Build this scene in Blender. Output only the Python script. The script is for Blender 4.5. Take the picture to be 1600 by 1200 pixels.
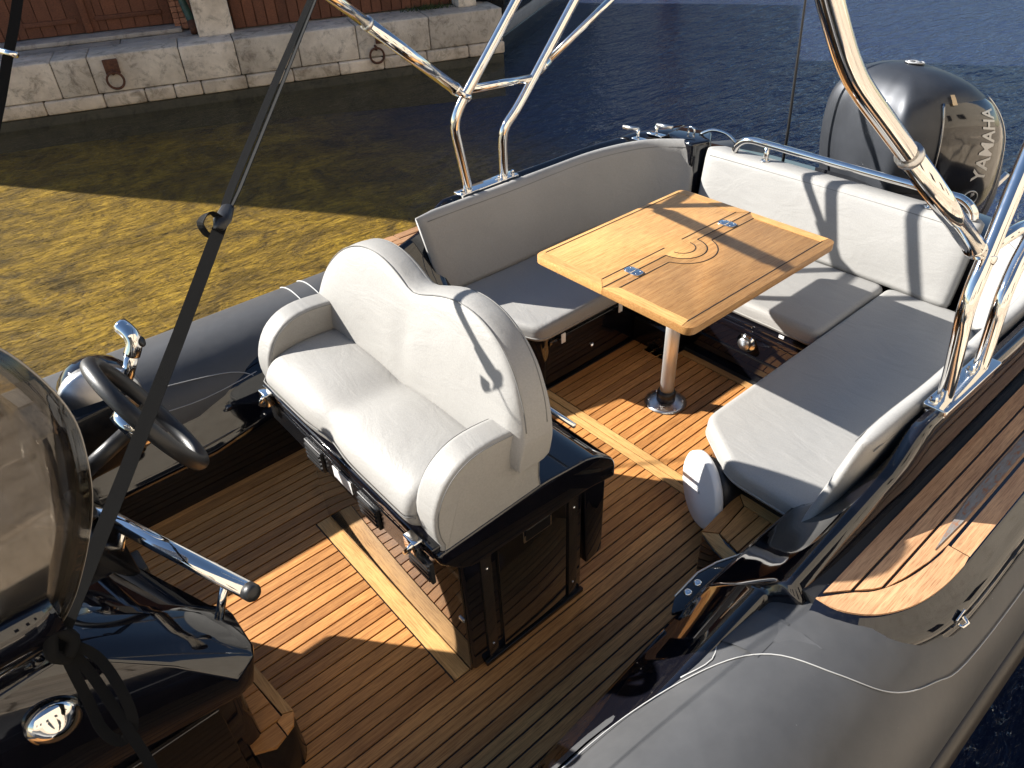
import bpy, bmesh, math, random
from mathutils import Vector, Matrix
random.seed(7)
for o in list(bpy.data.objects): bpy.data.objects.remove(o)
sc = bpy.context.scene
C = sc.collection

# ------------------------------------------------------------------ camera
yaw, pit, roll = 0.88860335, 0.64554568, -0.05178998
f = Vector((math.cos(yaw)*math.cos(pit), math.sin(yaw)*math.cos(pit), -math.sin(pit)))
r = Vector((math.sin(yaw), -math.cos(yaw), 0)); u = r.cross(f)
r2 = math.cos(roll)*r + math.sin(roll)*u; u2 = -math.sin(roll)*r + math.cos(roll)*u
cam_d = bpy.data.cameras.new('camera'); cam = bpy.data.objects.new('camera', cam_d); C.objects.link(cam)
M = Matrix((r2, u2, -f)).transposed().to_4x4(); M.translation = Vector((0, 0, 2.0))
cam.matrix_world = M
cam_d.sensor_fit = 'HORIZONTAL'; cam_d.sensor_width = 36; cam_d.lens = 1148.3238/1600*36
cam_d.clip_start = 0.02; cam_d.clip_end = 2000
sc.camera = cam

# ------------------------------------------------------------------ sky + sun
LDIR = Vector((1.05, -1.6, -1.0)).normalized()          # direction the sunlight travels
elev = math.asin(-LDIR.z); sdir = -LDIR
wd = bpy.data.worlds.new('World'); sc.world = wd; wd.use_nodes = True
nt = wd.node_tree; bg = nt.nodes['Background']
sky = nt.nodes.new('ShaderNodeTexSky'); sky.sky_type = 'NISHITA'; sky.sun_disc = False
sky.sun_elevation = elev; sky.sun_rotation = math.atan2(sdir.x, sdir.y)
sky.air_density = 1.0; sky.dust_density = 0.1; sky.ozone_density = 2.5
nt.links.new(sky.outputs[0], bg.inputs[0]); bg.inputs[1].default_value = 0.058
sl = bpy.data.lights.new('sun', 'SUN'); sl.energy = 5.0; sl.angle = math.radians(0.53); sl.color = (1.0, 0.95, 0.87)
so = bpy.data.objects.new('sun', sl); C.objects.link(so)
so.rotation_euler = LDIR.to_track_quat('-Z', 'Y').to_euler(); so.location = (-6, 9, 8)
vs = sc.view_settings; vs.view_transform = 'Standard'; vs.look = 'None'; vs.exposure = 1.42; vs.gamma = 1; vs.use_curve_mapping = False
sc.cycles.max_bounces = 10; sc.cycles.transparent_max_bounces = 12; sc.cycles.glossy_bounces = 6
sc.cycles.caustics_reflective = False; sc.cycles.caustics_refractive = False
sc.cycles.sample_clamp_indirect = 6

# ------------------------------------------------------------------ material helpers
def mat(name):
    m = bpy.data.materials.new(name); m.use_nodes = True
    return m, m.node_tree, m.node_tree.nodes['Principled BSDF']
def N(t, typ, **kw):
    n = t.nodes.new(typ)
    for k, v in kw.items():
        if k.startswith('i_'): n.inputs[k[2:].replace('_', ' ')].default_value = v
        else: setattr(n, k, v)
    return n
def ramp(t, stops):
    n = t.nodes.new('ShaderNodeValToRGB'); e = n.color_ramp.elements
    while len(e) < len(stops): e.new(0.5)
    for el, (p, c) in zip(e, stops): el.position = p; el.color = (*c, 1) if len(c) == 3 else c
    return n
def coords(t, scale=(1, 1, 1), kind='Object', rot=(0, 0, 0)):
    tc = N(t, 'ShaderNodeTexCoord'); mp = N(t, 'ShaderNodeMapping')
    mp.inputs['Scale'].default_value = scale; mp.inputs['Rotation'].default_value = rot
    t.links.new(tc.outputs[kind], mp.inputs[0]); return mp
def noise(t, vec, scale, detail=4, rough=.55, dist=0):
    n = N(t, 'ShaderNodeTexNoise'); n.inputs['Scale'].default_value = scale; n.inputs['Detail'].default_value = detail
    n.inputs['Roughness'].default_value = rough; n.inputs['Distortion'].default_value = dist
    t.links.new(vec.outputs[0], n.inputs['Vector']); return n
def bump(t, p, h, strength=.2, dist=.01):
    b = N(t, 'ShaderNodeBump'); b.inputs['Strength'].default_value = strength; b.inputs['Distance'].default_value = dist
    t.links.new(h, b.inputs['Height']); t.links.new(b.outputs[0], p.inputs['Normal']); return b
def mixc(t, fac, a, b, mode='MIX'):
    n = N(t, 'ShaderNodeMix', data_type='RGBA', blend_type=mode)
    for s, v in ((0, fac), (6, a), (7, b)):
        if hasattr(v, 'links') or hasattr(v, 'is_linked'): t.links.new(v, n.inputs[s])
        else: n.inputs[s].default_value = v if s == 0 else (*v, 1)
    return n.outputs[2]

def simple(name, col, rough=.4, metal=0, coat=0, spec=.5, var=0, vscale=8, bmp=0, bscale=60, rvar=0):
    m, t, p = mat(name)
    p.inputs['Base Color'].default_value = (*col, 1); p.inputs['Roughness'].default_value = rough
    p.inputs['Metallic'].default_value = metal; p.inputs['Coat Weight'].default_value = coat
    p.inputs['Specular IOR Level'].default_value = spec
    c = coords(t)
    if var:
        n = noise(t, c, vscale, 5, .6)
        rp = ramp(t, [(.3, tuple(x*(1-var) for x in col)), (.7, tuple(min(1, x*(1+var)) for x in col))])
        t.links.new(n.outputs[0], rp.inputs[0]); t.links.new(rp.outputs[0], p.inputs['Base Color'])
    if rvar:
        n = noise(t, c, vscale*2, 5, .65)
        mr = N(t, 'ShaderNodeMapRange'); mr.inputs['From Min'].default_value = .35; mr.inputs['From Max'].default_value = .75
        mr.inputs['To Min'].default_value = rough; mr.inputs['To Max'].default_value = rough+rvar
        t.links.new(n.outputs[0], mr.inputs[0]); t.links.new(mr.outputs[0], p.inputs['Roughness'])
    if bmp:
        n2 = noise(t, c, bscale, 3, .6); bump(t, p, n2.outputs[0], bmp, .004)
    return m

def teak(name, c0, c1, axis='x', rough=.5):
    m, t, p = mat(name)
    sc_ = (2.2, 60, 60) if axis == 'x' else (60, 2.2, 60)
    c = coords(t, sc_)
    oi = N(t, 'ShaderNodeObjectInfo')
    add = N(t, 'ShaderNodeVectorMath', operation='ADD')
    mul = N(t, 'ShaderNodeMath', operation='MULTIPLY'); mul.inputs[1].default_value = 57
    t.links.new(oi.outputs['Random'], mul.inputs[0]); t.links.new(c.outputs[0], add.inputs[0]); t.links.new(mul.outputs[0], add.inputs[1])
    n = noise(t, add, 2.2, 6, .65, .4)
    rp = ramp(t, [(.28, c0), (.72, c1)]); t.links.new(n.outputs[0], rp.inputs[0])
    # dark pores
    n2 = noise(t, add, 9, 3, .6); pr = ramp(t, [(.36, (.55, .5, .46)), (.5, (1, 1, 1))]); t.links.new(n2.outputs[0], pr.inputs[0])
    col = mixc(t, .8, rp.outputs[0], pr.outputs[0], 'MULTIPLY')
    # plank to plank tone
    tr = ramp(t, [(0, (.62, .58, .55)), (.5, (.92, .92, .92)), (1, (1.15, 1.13, 1.1))]); t.links.new(oi.outputs['Random'], tr.inputs[0])
    col = mixc(t, .8, col, tr.outputs[0], 'MULTIPLY')
    # broad wear
    c2 = coords(t); n3 = noise(t, c2, 5, 5, .6); wr = ramp(t, [(.35, (.8, .79, .8)), (.65, (1.06, 1.05, 1.03))]); t.links.new(n3.outputs[0], wr.inputs[0])
    col = mixc(t, .7, col, wr.outputs[0], 'MULTIPLY')
    t.links.new(col, p.inputs['Base Color']); p.inputs['Roughness'].default_value = rough; p.inputs['Specular IOR Level'].default_value = .35
    bump(t, p, n2.outputs[0], .25, .002)
    return m

M_ = {}
M_['teak'] = teak('teak_deck', (.42, .175, .050), (.74, .365, .118))
M_['teak_y'] = teak('teak_band', (.54, .28, .095), (.78, .47, .185), 'y')
M_['teak_pad'] = teak('teak_side', (.42, .22, .110), (.70, .43, .235))
M_['table'] = teak('table_wood', (.46, .23, .075), (.70, .42, .17), 'x', .38)
M_['table_y'] = teak('table_edge_wood', (.54, .28, .09), (.74, .44, .17), 'y', .38)
M_['caulk'] = simple('caulk', (.010, .010, .011), .6)
M_['gel'] = simple('black_gelcoat', (.004, .004, .0065), .03, 0, .35, .6, rvar=.03, vscale=9)
def dusty(m, amt=.05, scale=70):
    t = m.node_tree; p = t.nodes['Principled BSDF']; c = coords(t)
    vo = N(t, 'ShaderNodeTexVoronoi'); vo.inputs['Scale'].default_value = scale; t.links.new(c.outputs[0], vo.inputs['Vector'])
    sp = ramp(t, [(.0, (1, 1, 1)), (.10, (0, 0, 0))]); t.links.new(vo.outputs['Distance'], sp.inputs[0])
    nm = noise(t, c, 3.5, 4, .6); mk = ramp(t, [(.5, (0, 0, 0)), (.68, (1, 1, 1))]); t.links.new(nm.outputs[0], mk.inputs[0])
    fi = noise(t, c, 55, 6, .75); fr_ = ramp(t, [(.5, (0, 0, 0)), (.8, (.35, .35, .35))]); t.links.new(fi.outputs[0], fr_.inputs[0])
    ad = N(t, 'ShaderNodeMath', operation='MAXIMUM'); t.links.new(sp.outputs[0], ad.inputs[0]); t.links.new(fr_.outputs[0], ad.inputs[1])
    ml = N(t, 'ShaderNodeMath', operation='MULTIPLY'); t.links.new(ad.outputs[0], ml.inputs[0]); t.links.new(mk.outputs[0], ml.inputs[1])
    b0 = tuple(p.inputs['Base Color'].default_value)[:3]
    t.links.new(mixc(t, ml.outputs[0], b0, (amt, amt*.96, amt*.9)), p.inputs['Base Color'])
dusty(M_['gel'], .07)
M_['gelrough'] = simple('black_panel', (.007, .007, .008), .16, 0, 0, .5, rvar=.12, vscale=12)
M_['blackpl'] = simple('black_plastic', (.014, .014, .015), .42, bmp=.15, bscale=300)
M_['steel'] = simple('polished_steel', (.80, .78, .75), .045, 1, rvar=.05, vscale=14)
M_['alu'] = simple('satin_aluminium', (.60, .60, .60), .30, 1, bmp=.05, bscale=200)
M_['white'] = simple('white_plastic', (.78, .77, .76), .3)
M_['webbing'] = simple('black_webbing', (.006, .006, .006), .85, spec=.15, bmp=.5, bscale=700)
M_['thread'] = simple('seam_thread', (.16, .158, .152), .7)
M_['seamline'] = simple('tube_seam', (.42, .42, .41), .6)
M_['motor'] = None

def vinyl(name, col):
    m, t, p = mat(name)
    c = coords(t); n = noise(t, c, 3.0, 5, .6)
    rp = ramp(t, [(.3, tuple(x*.93 for x in col)), (.7, tuple(x*1.03 for x in col))]); t.links.new(n.outputs[0], rp.inputs[0])
    n4 = noise(t, c, 220, 2, .5); gr = ramp(t, [(.3, (.93, .93, .93)), (.7, (1.03, 1.03, 1.03))]); t.links.new(n4.outputs[0], gr.inputs[0])
    t.links.new(mixc(t, 1.0, rp.outputs[0], gr.outputs[0], 'MULTIPLY'), p.inputs['Base Color'])
    p.inputs['Roughness'].default_value = .52; p.inputs['Specular IOR Level'].default_value = .35
    cw_ = coords(t, (1, .45, 1), rot=(.3, .5, .7)); n2 = noise(t, cw_, 11, 4, .55, 1.2); n3 = noise(t, c, 420, 2, .5)
    ad = N(t, 'ShaderNodeMath', operation='MULTIPLY_ADD'); ad.inputs[1].default_value = .10
    t.links.new(n3.outputs[0], ad.inputs[0]); t.links.new(n2.outputs[0], ad.inputs[2])
    bump(t, p, ad.outputs[0], .5, .007)
    return m
M_['vinyl'] = vinyl('grey_white_vinyl', (.315, .307, .292))
M_['vinyl2'] = vinyl('light_grey_vinyl', (.315, .310, .300))

def rubber():
    m, t, p = mat('grey_hypalon')
    c = coords(t); n = noise(t, c, 4, 6, .65)
    rp = ramp(t, [(.3, (.052, .053, .056)), (.7, (.078, .079, .082))]); t.links.new(n.outputs[0], rp.inputs[0])
    c2 = coords(t, (1, 14, 14), rot=(0, 0, .5)); n2 = noise(t, c2, 16, 6, .75, .6)
    scr = ramp(t, [(.66, (0, 0, 0)), (.74, (1, 1, 1))]); t.links.new(n2.outputs[0], scr.inputs[0])
    nm = noise(t, c, 2.2, 3, .5); mk = ramp(t, [(.52, (0, 0, 0)), (.66, (1, 1, 1))]); t.links.new(nm.outputs[0], mk.inputs[0])
    fm = N(t, 'ShaderNodeMath', operation='MULTIPLY'); t.links.new(scr.outputs[0], fm.inputs[0]); t.links.new(mk.outputs[0], fm.inputs[1])
    fm2 = N(t, 'ShaderNodeMath', operation='MULTIPLY'); fm2.inputs[1].default_value = .4; t.links.new(fm.outputs[0], fm2.inputs[0])
    # small pale specks
    vo = N(t, 'ShaderNodeTexVoronoi'); vo.inputs['Scale'].default_value = 26; t.links.new(c.outputs[0], vo.inputs['Vector'])
    sp = ramp(t, [(.0, (1, 1, 1)), (.045, (0, 0, 0))]); t.links.new(vo.outputs['Distance'], sp.inputs[0])
    fx = N(t, 'ShaderNodeMath', operation='MAXIMUM'); t.links.new(fm2.outputs[0], fx.inputs[0])
    sp2 = N(t, 'ShaderNodeMath', operation='MULTIPLY'); t.links.new(sp.outputs[0], sp2.inputs[0]); t.links.new(mk.outputs[0], sp2.inputs[1]); t.links.new(sp2.outputs[0], fx.inputs[1])
    col = mixc(t, fx.outputs[0], rp.outputs[0], (.30, .30, .29))
    t.links.new(col, p.inputs['Base Color']); p.inputs['Roughness'].default_value = .46
    n5 = noise(t, c, 7, 3, .5); n6 = noise(t, c, 380, 2, .5); a6 = N(t, 'ShaderNodeMath', operation='MULTIPLY_ADD'); a6.inputs[1].default_value = .05; t.links.new(n6.outputs[0], a6.inputs[0]); t.links.new(n5.outputs[0], a6.inputs[2]); bump(t, p, a6.outputs[0], .16, .02)
    return m
M_['rubber'] = rubber()

def stone(name, a, b, dark=(.05, .045, .04), scale=3.0, wet=None):
    m, t, p = mat(name)
    c = coords(t); oi = N(t, 'ShaderNodeObjectInfo')
    n = noise(t, c, scale, 8, .68); rp = ramp(t, [(.3, a), (.7, b)]); t.links.new(n.outputs[0], rp.inputs[0])
    n2 = noise(t, c, scale*2.3, 9, .75, .5); st = ramp(t, [(.50, (0, 0, 0)), (.68, (1, 1, 1))]); t.links.new(n2.outputs[0], st.inputs[0])
    ml = N(t, 'ShaderNodeMath', operation='MULTIPLY'); ml.inputs[1].default_value = .75; t.links.new(st.outputs[0], ml.inputs[0])
    col = mixc(t, ml.outputs[0], rp.outputs[0], dark)
    tr = ramp(t, [(0, (.8, .78, .76)), (1, (1.15, 1.12, 1.1))]); t.links.new(oi.outputs['Random'], tr.inputs[0])
    col = mixc(t, 1, col, tr.outputs[0], 'MULTIPLY')
    t.links.new(col, p.inputs['Base Color']); p.inputs['Roughness'].default_value = .85
    n3 = noise(t, c, 30, 6, .7); bump(t, p, n3.outputs[0], .6, .02)
    return m
M_['stone'] = stone('quay_stone', (.46, .40, .33), (.80, .73, .63), (.10, .08, .06))
M_['stone_low'] = stone('quay_stone_low', (.46, .38, .29), (.78, .68, .55), (.16, .12, .07))
M_['stone_wet'] = stone('wet_stone', (.05, .045, .03), (.10, .09, .06), (.02, .02, .012))
M_['stone_top'] = stone('quay_paving', (.30, .275, .25), (.50, .46, .42), (.12, .11, .10))
M_['brick'] = stone('old_brick', (.30, .12, .07), (.45, .22, .13), (.12, .07, .05), 9)
M_['doorwood'] = teak('door_wood', (.085, .032, .018), (.22, .085, .045), 'x', .7)
M_['rust'] = simple('rust', (.09, .035, .018), .85, var=.5, vscale=40, bmp=.5, bscale=80)
M_['green'] = simple('green_paint', (.02, .055, .04), .5, var=.4, vscale=20)
M_['plaster'] = stone('plaster', (.46, .41, .34), (.56, .51, .43), (.35, .30, .24), 1.2)

# ------------------------------------------------------------------ mesh helpers
def link(name, me, m, parent=None, smooth=False, bev=0, seg=3, sub=0):
    if m is not None: me.materials.append(M_[m] if isinstance(m, str) else m)
    o = bpy.data.objects.new(name, me); C.objects.link(o)
    if parent is not None:
        o.parent = parent; o.matrix_parent_inverse = parent.matrix_world.inverted()
    if smooth:
        for p in me.polygons: p.use_smooth = True
    if bev:
        b = o.modifiers.new('b', 'BEVEL'); b.width = bev; b.segments = seg; b.limit_method = 'ANGLE'; b.angle_limit = math.radians(35); b.harden_normals = False
        for p in me.polygons: p.use_smooth = True
    if sub:
        s = o.modifiers.new('s', 'SUBSURF'); s.levels = sub; s.render_levels = sub
        for p in me.polygons: p.use_smooth = True
    return o
def thing(name, label, cat, loc=(0, 0, 0), group=None):
    o = bpy.data.objects.new(name, None); C.objects.link(o); o.location = loc
    o.matrix_world = Matrix.Translation(loc)
    o['label'] = label; o['category'] = cat
    if group: o['group'] = group
    return o
def tag(o, label=None, cat=None, group=None, kind=None):
    if label: o['label'] = label
    if cat: o['category'] = cat
    if group: o['group'] = group
    if kind: o['kind'] = kind
    return o
def mesh(vs_, fs): 
    me = bpy.data.meshes.new('m'); me.from_pydata([tuple(v) for v in vs_], [], fs); me.update(); 
    bm = bmesh.new(); bm.from_mesh(me); bmesh.ops.recalc_face_normals(bm, faces=bm.faces); bm.to_mesh(me); bm.free(); return me
def box(x0, x1, y0, y1, z0, z1):
    v = [(x, y, z) for z in (z0, z1) for y in (y0, y1) for x in (x0, x1)]
    return mesh(v, [(0, 2, 3, 1), (4, 5, 7, 6), (0, 1, 5, 4), (2, 6, 7, 3), (0, 4, 6, 2), (1, 3, 7, 5)])
def prism(poly, z0, z1, fn=None):
    n = len(poly); fn = fn or (lambda a, b, c: (a, b, c))
    v = [fn(p[0], p[1], z0) for p in poly]+[fn(p[0], p[1], z1) for p in poly]
    return mesh(v, [tuple(range(n))[::-1], tuple(range(n, 2*n))]+[(i, (i+1) % n, n+(i+1) % n, n+i) for i in range(n)])
def cr(pts, k=6, closed=False):
    P = [Vector(p) for p in pts]; n = len(P); out = []
    rng = range(n) if closed else range(n-1)
    for i in rng:
        if closed: a, b, c, d = P[i-1], P[i], P[(i+1) % n], P[(i+2) % n]
        else: a, b, c, d = P[max(i-1, 0)], P[i], P[i+1], P[min(i+2, n-1)]
        for j in range(k):
            t = j/k
            out.append(.5*((2*b)+(-a+c)*t+(2*a-5*b+4*c-d)*t*t+(-a+3*b-3*c+d)*t**3))
    if not closed: out.append(P[-1])
    return out
def round_poly(poly, rad, k=5):
    out = []; n = len(poly)
    for i in range(n):
        p = Vector(poly[i]).to_2d(); a = (Vector(poly[i-1]).to_2d()-p); b = (Vector(poly[(i+1) % n]).to_2d()-p)
        rr = rad[i] if isinstance(rad, (list, tuple)) else rad
        d = min(rr, a.length*.45, b.length*.45)
        p0 = p+a.normalized()*d; p1 = p+b.normalized()*d
        for j in range(k+1):
            t = j/k; q = (1-t)**2*p0+2*t*(1-t)*p+t*t*p1; out.append((q.x, q.y))
    return out
def tube(pts, rad, seg=12, closed=False, caps=True, rads=None, flat=None, up=None):
    P = [Vector(p) for p in pts]; n = len(P); vs_ = []; fs = []
    nrm = None
    for i, p in enumerate(P):
        if closed: tg = (P[(i+1) % n]-P[i-1]).normalized()
        else: tg = (P[min(i+1, n-1)]-P[max(i-1, 0)]).normalized()
        if nrm is None:
            ref = Vector(up) if up else (Vector((0, 0, 1)) if abs(tg.z) < .9 else Vector((1, 0, 0)))
            nrm = (ref-tg*ref.dot(tg)).normalized()
        else: nrm = (nrm-tg*nrm.dot(tg)).normalized()
        bn = tg.cross(nrm); R = rads[i] if rads else rad
        for j in range(seg):
            a = 2*math.pi*j/seg; ca, sa = math.cos(a), math.sin(a)
            if flat: vs_.append(p+nrm*(R*flat*ca)+bn*(R*sa))
            else: vs_.append(p+nrm*(R*ca)+bn*(R*sa))
    m_ = n if closed else n-1
    for i in range(m_):
        for j in range(seg):
            a = i*seg+j; b = i*seg+(j+1) % seg; c = ((i+1) % n)*seg+(j+1) % seg; d = ((i+1) % n)*seg+j
            fs.append((a, b, c, d))
    if caps and not closed:
        fs.append(tuple(range(seg))[::-1]); fs.append(tuple(range((n-1)*seg, n*seg)))
    return mesh(vs_, fs)
def grid(rows, cu=False, cv=False, caps=False):
    n = len(rows); m = len(rows[0]); vs_ = [p for rw in rows for p in rw]; fs = []
    for i in range(n if cu else n-1):
        for j in range(m if cv else m-1):
            fs.append((i*m+j, i*m+(j+1) % m, ((i+1) % n)*m+(j+1) % m, ((i+1) % n)*m+j))
    if caps: fs.append(tuple(range(m))); fs.append(tuple(range((n-1)*m, n*m)))
    return mesh(vs_, fs)
def lathe(prof, c=(0, 0, 0), axis=(0, 0, 1), seg=28):
    ax = Vector(axis).normalized(); a = ax.orthogonal().normalized(); b = ax.cross(a); c = Vector(c)
    rows = [[c+ax*h+(a*math.cos(2*math.pi*j/seg)+b*math.sin(2*math.pi*j/seg))*R for j in range(seg)] for R, h in prof]
    return grid(rows, cv=True, caps=True)
def ribbon(pts, w, th, side):
    """flat strap: cross-section w wide along 'side' vectors, th thick"""
    P = [Vector(p) for p in pts]; rows = []
    for i, p in enumerate(P):
        tg = (P[min(i+1, len(P)-1)]-P[max(i-1, 0)]).normalized(); s = Vector(side[i] if isinstance(side, list) else side)
        s = (s-tg*s.dot(tg)).normalized(); n = tg.cross(s)
        rows.append([p+s*w/2+n*th/2, p-s*w/2+n*th/2, p-s*w/2-n*th/2, p+s*w/2-n*th/2])
    return grid(rows, cv=True, caps=True)
def ray(px, py):
    return r2*((px-800)/1148.3238)-u2*((py-600)/1148.3238)+f
def plank(x0, x1, y0, y1, parent, m='teak', zt=0.0, g=.0031, th=.005):
    return link('plank', box(x0+g, x1-g, y0+g, y1-g, zt-th, zt), m, parent)

# ================================================================== SETTING
# seabed -------------------------------------------------------------
def bedmat():
    m, t, p = mat('weedy_seabed')
    c = coords(t); n = noise(t, c, 1.5, 10, .72, 1.4)
    rp = ramp(t, [(.30, (.05, .030, .005)), (.44, (.21, .128, .012)), (.58, (.40, .25, .020)), (.75, (.56, .38, .055))]); t.links.new(n.outputs[0], rp.inputs[0])
    c2 = coords(t, (1, 1.6, 1), rot=(0, 0, .9)); n2 = noise(t, c2, 5, 10, .74, 2.4); dk = ramp(t, [(.34, (.16, .12, .07)), (.54, (1, 1, 1))]); t.links.new(n2.outputs[0], dk.inputs[0])
    col = mixc(t, .85, rp.outputs[0], dk.outputs[0], 'MULTIPLY')
    # lower bed painted blue, standing in for sky reflection and deep-water scatter
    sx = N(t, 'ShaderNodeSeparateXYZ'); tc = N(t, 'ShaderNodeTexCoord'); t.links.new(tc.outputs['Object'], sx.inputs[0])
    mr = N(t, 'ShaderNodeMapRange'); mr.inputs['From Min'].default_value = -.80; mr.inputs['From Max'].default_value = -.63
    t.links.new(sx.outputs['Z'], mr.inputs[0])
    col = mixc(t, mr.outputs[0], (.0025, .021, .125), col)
    t.links.new(col, p.inputs['Base Color']); p.inputs['Roughness'].default_value = .9
    bump(t, p, n2.outputs[0], .5, .06)
    return m
WZ = -0.40
def bedz(x, y):
    d = (x-2.4)+.15*(y-5)
    s = max(0, min(1, d/5.0)); p_ = max(0, min(1, (1.0-y)/1.2))
    s = max(s, p_); s = s*s*(3-2*s)
    return -.62-.22*s+.008*math.sin(x*2.1+y)*math.cos(y*1.7)
xs = [-8+.25*i for i in range(120)]+[40, 90]; ys = [-6+.25*i for i in range(88)]+[40, 120]
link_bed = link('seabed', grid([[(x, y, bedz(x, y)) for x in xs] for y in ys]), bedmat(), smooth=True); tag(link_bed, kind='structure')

def watermat():
    m, t, p = mat('harbour_water'); t.nodes.remove(p); out = t.nodes['Material Output']
    tc = coords(t, (1, 1, 1), rot=(0, 0, math.radians(-35)))
    st = coords(t, (.55, 1.7, 1), rot=(0, 0, math.radians(-48)))
    n1 = noise(t, st, 3.2, 3, .55, .35); n2 = noise(t, st, 13, 3, .6, .5); n3 = noise(t, tc, .45, 2, .5)
    a = N(t, 'ShaderNodeMath', operation='MULTIPLY_ADD'); a.inputs[1].default_value = .34; t.links.new(n2.outputs[0], a.inputs[0]); t.links.new(n1.outputs[0], a.inputs[2])
    a2 = N(t, 'ShaderNodeMath', operation='MULTIPLY_ADD'); a2.inputs[1].default_value = 1.2; t.links.new(n3.outputs[0], a2.inputs[0]); t.links.new(a.outputs[0], a2.inputs[2])
    b = N(t, 'ShaderNodeBump'); b.inputs['Strength'].default_value = 1.0; b.inputs['Distance'].default_value = .12; t.links.new(a2.outputs[0], b.inputs['Height'])
    fr = N(t, 'ShaderNodeFresnel'); ge = N(t, 'ShaderNodeNewGeometry'); im = N(t, 'ShaderNodeMapRange'); im.inputs['To Min'].default_value = 1.33; im.inputs['To Max'].default_value = 1/1.33
    t.links.new(ge.outputs['Backfacing'], im.inputs[0]); t.links.new(im.outputs[0], fr.inputs['IOR']); t.links.new(b.outputs[0], fr.inputs['Normal'])
    gl = N(t, 'ShaderNodeBsdfGlossy'); gl.inputs['Roughness'].default_value = .03; gl.inputs['Color'].default_value = (.80, .88, 1, 1); t.links.new(b.outputs[0], gl.inputs['Normal'])
    tr = N(t, 'ShaderNodeBsdfTransparent'); tr.inputs['Color'].default_value = (.90, .88, .76, 1)
    mx = N(t, 'ShaderNodeMixShader'); t.links.new(fr.outputs[0], mx.inputs[0]); t.links.new(tr.outputs[0], mx.inputs[1]); t.links.new(gl.outputs[0], mx.inputs[2])
    t.links.new(mx.outputs[0], out.inputs['Surface'])
    return m
tag(link('water', mesh([(-30, -8, WZ), (150, -8, WZ), (150, 160, WZ), (-30, 160, WZ)], [(0, 1, 2, 3)]), watermat()), kind='structure')

# dock the photographer stands on (behind the camera; seen in reflections)
dock = tag(link('dock_pavement', box(-14, 14, -9, -.42, -1.5, .30), 'stone_low', bev=.02), kind='structure')
for i in range(16):
    for j in range(5):
        x0 = -4.8+i*.62+(j % 2)*.3; y0 = -.44-(j+1)*.62
        link('slab', box(x0+.006, x0+.614, y0+.006, y0+.614, .302, .318+random.random()*.004), 'stone_low', dock)
dw = thing('dockside_bounce_wall', 'unseen plastered house front added behind the dock to bounce warm light', 'house', (0, -6.3, .3))  # out of view; set near and tall to bounce warm sunlight onto the boat
link('wall', box(-14, 14, -6.6, -6.0, .3, 9.0), 'plaster', dw)
for i in range(6):
    x0 = -9+i*3.2
    link('window', box(x0, x0+1.0, -6.02, -5.97, 1.5, 3.1), 'gelrough', dw)

# quay ----------------------------------------------------------------
QA = Vector((.961, 9.772)); QQ = Vector((.943, -.333)).normalized(); QN = Vector((.333, .943)).normalized()
def Q(s, off, z): p = QA+QQ*s+QN*off; return (p.x, p.y, z)
def qbox(s0, s1, o0, o1, z0, z1):
    v = [Q(s, o, z) for z in (z0, z1) for o in (o0, o1) for s in (s0, s1)]
    return mesh(v, [(0, 2, 3, 1), (4, 5, 7, 6), (0, 1, 5, 4), (2, 6, 7, 3), (0, 4, 6, 2), (1, 3, 7, 5)])
quay = thing('quay_wall', 'weathered pale stone quay wall across the water, with iron mooring rings', 'quay wall', Q(0, 0, WZ))
link('core', qbox(-9, 5.85, .06, 3.0, -2.2, .195), 'stone_wet', quay)
link('wet_footing', qbox(-9, 5.88, .0, .3, -2.0, -.30), 'stone_wet', quay, bev=.02)
s = -5.0; edges_u = [-5, -3.9, -2.9, -1.7, -.6, .72, 1.08, 2.02, 2.62, 3.32, 4.02, 4.92, 5.885]
for a, b in zip(edges_u[:-1], edges_u[1:]):
    j = random.uniform(0, .012)
    link('block', qbox(a+.004, b-.004, .02+j, .55, -.148, .228+random.uniform(-.006, .006)), 'stone', quay, bev=.014, seg=2)
edges_l = [-5, -4.2, -3.3, -2.5, -1.6, -.8, -.1, .52, 1.12, 1.55, 1.86, 2.16, 2.66, 3.2, 3.75, 4.3, 4.85, 5.4, 5.89]
for a, b in zip(edges_l[:-1], edges_l[1:]):
    j = random.uniform(0, .01)
    link('ledge_block', qbox(a+.003, b-.003, -.02+j, .4, -.295, -.155), 'stone_low', quay, bev=.022, seg=3)
edges_t = [-5, -3.6, -2.2, -.9, .3, 1.4, 2.4, 3.5, 4.6, 5.84]
for a, b in zip(edges_t[:-1], edges_t[1:]):
    link('paving_slab', qbox(a+.004, b-.004, .56, 1.8, .17, .225+random.uniform(-.006, .006)), 'stone_top', quay, bev=.008, seg=2)
link('return_wall', qbox(5.60, 5.86, .56, 3.0, -.4, .20), 'stone', quay, bev=.012)

bd = thing('boathouse', 'old boathouse on the quay with dark plank doors', 'building', Q(0, 1, .22))
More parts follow.
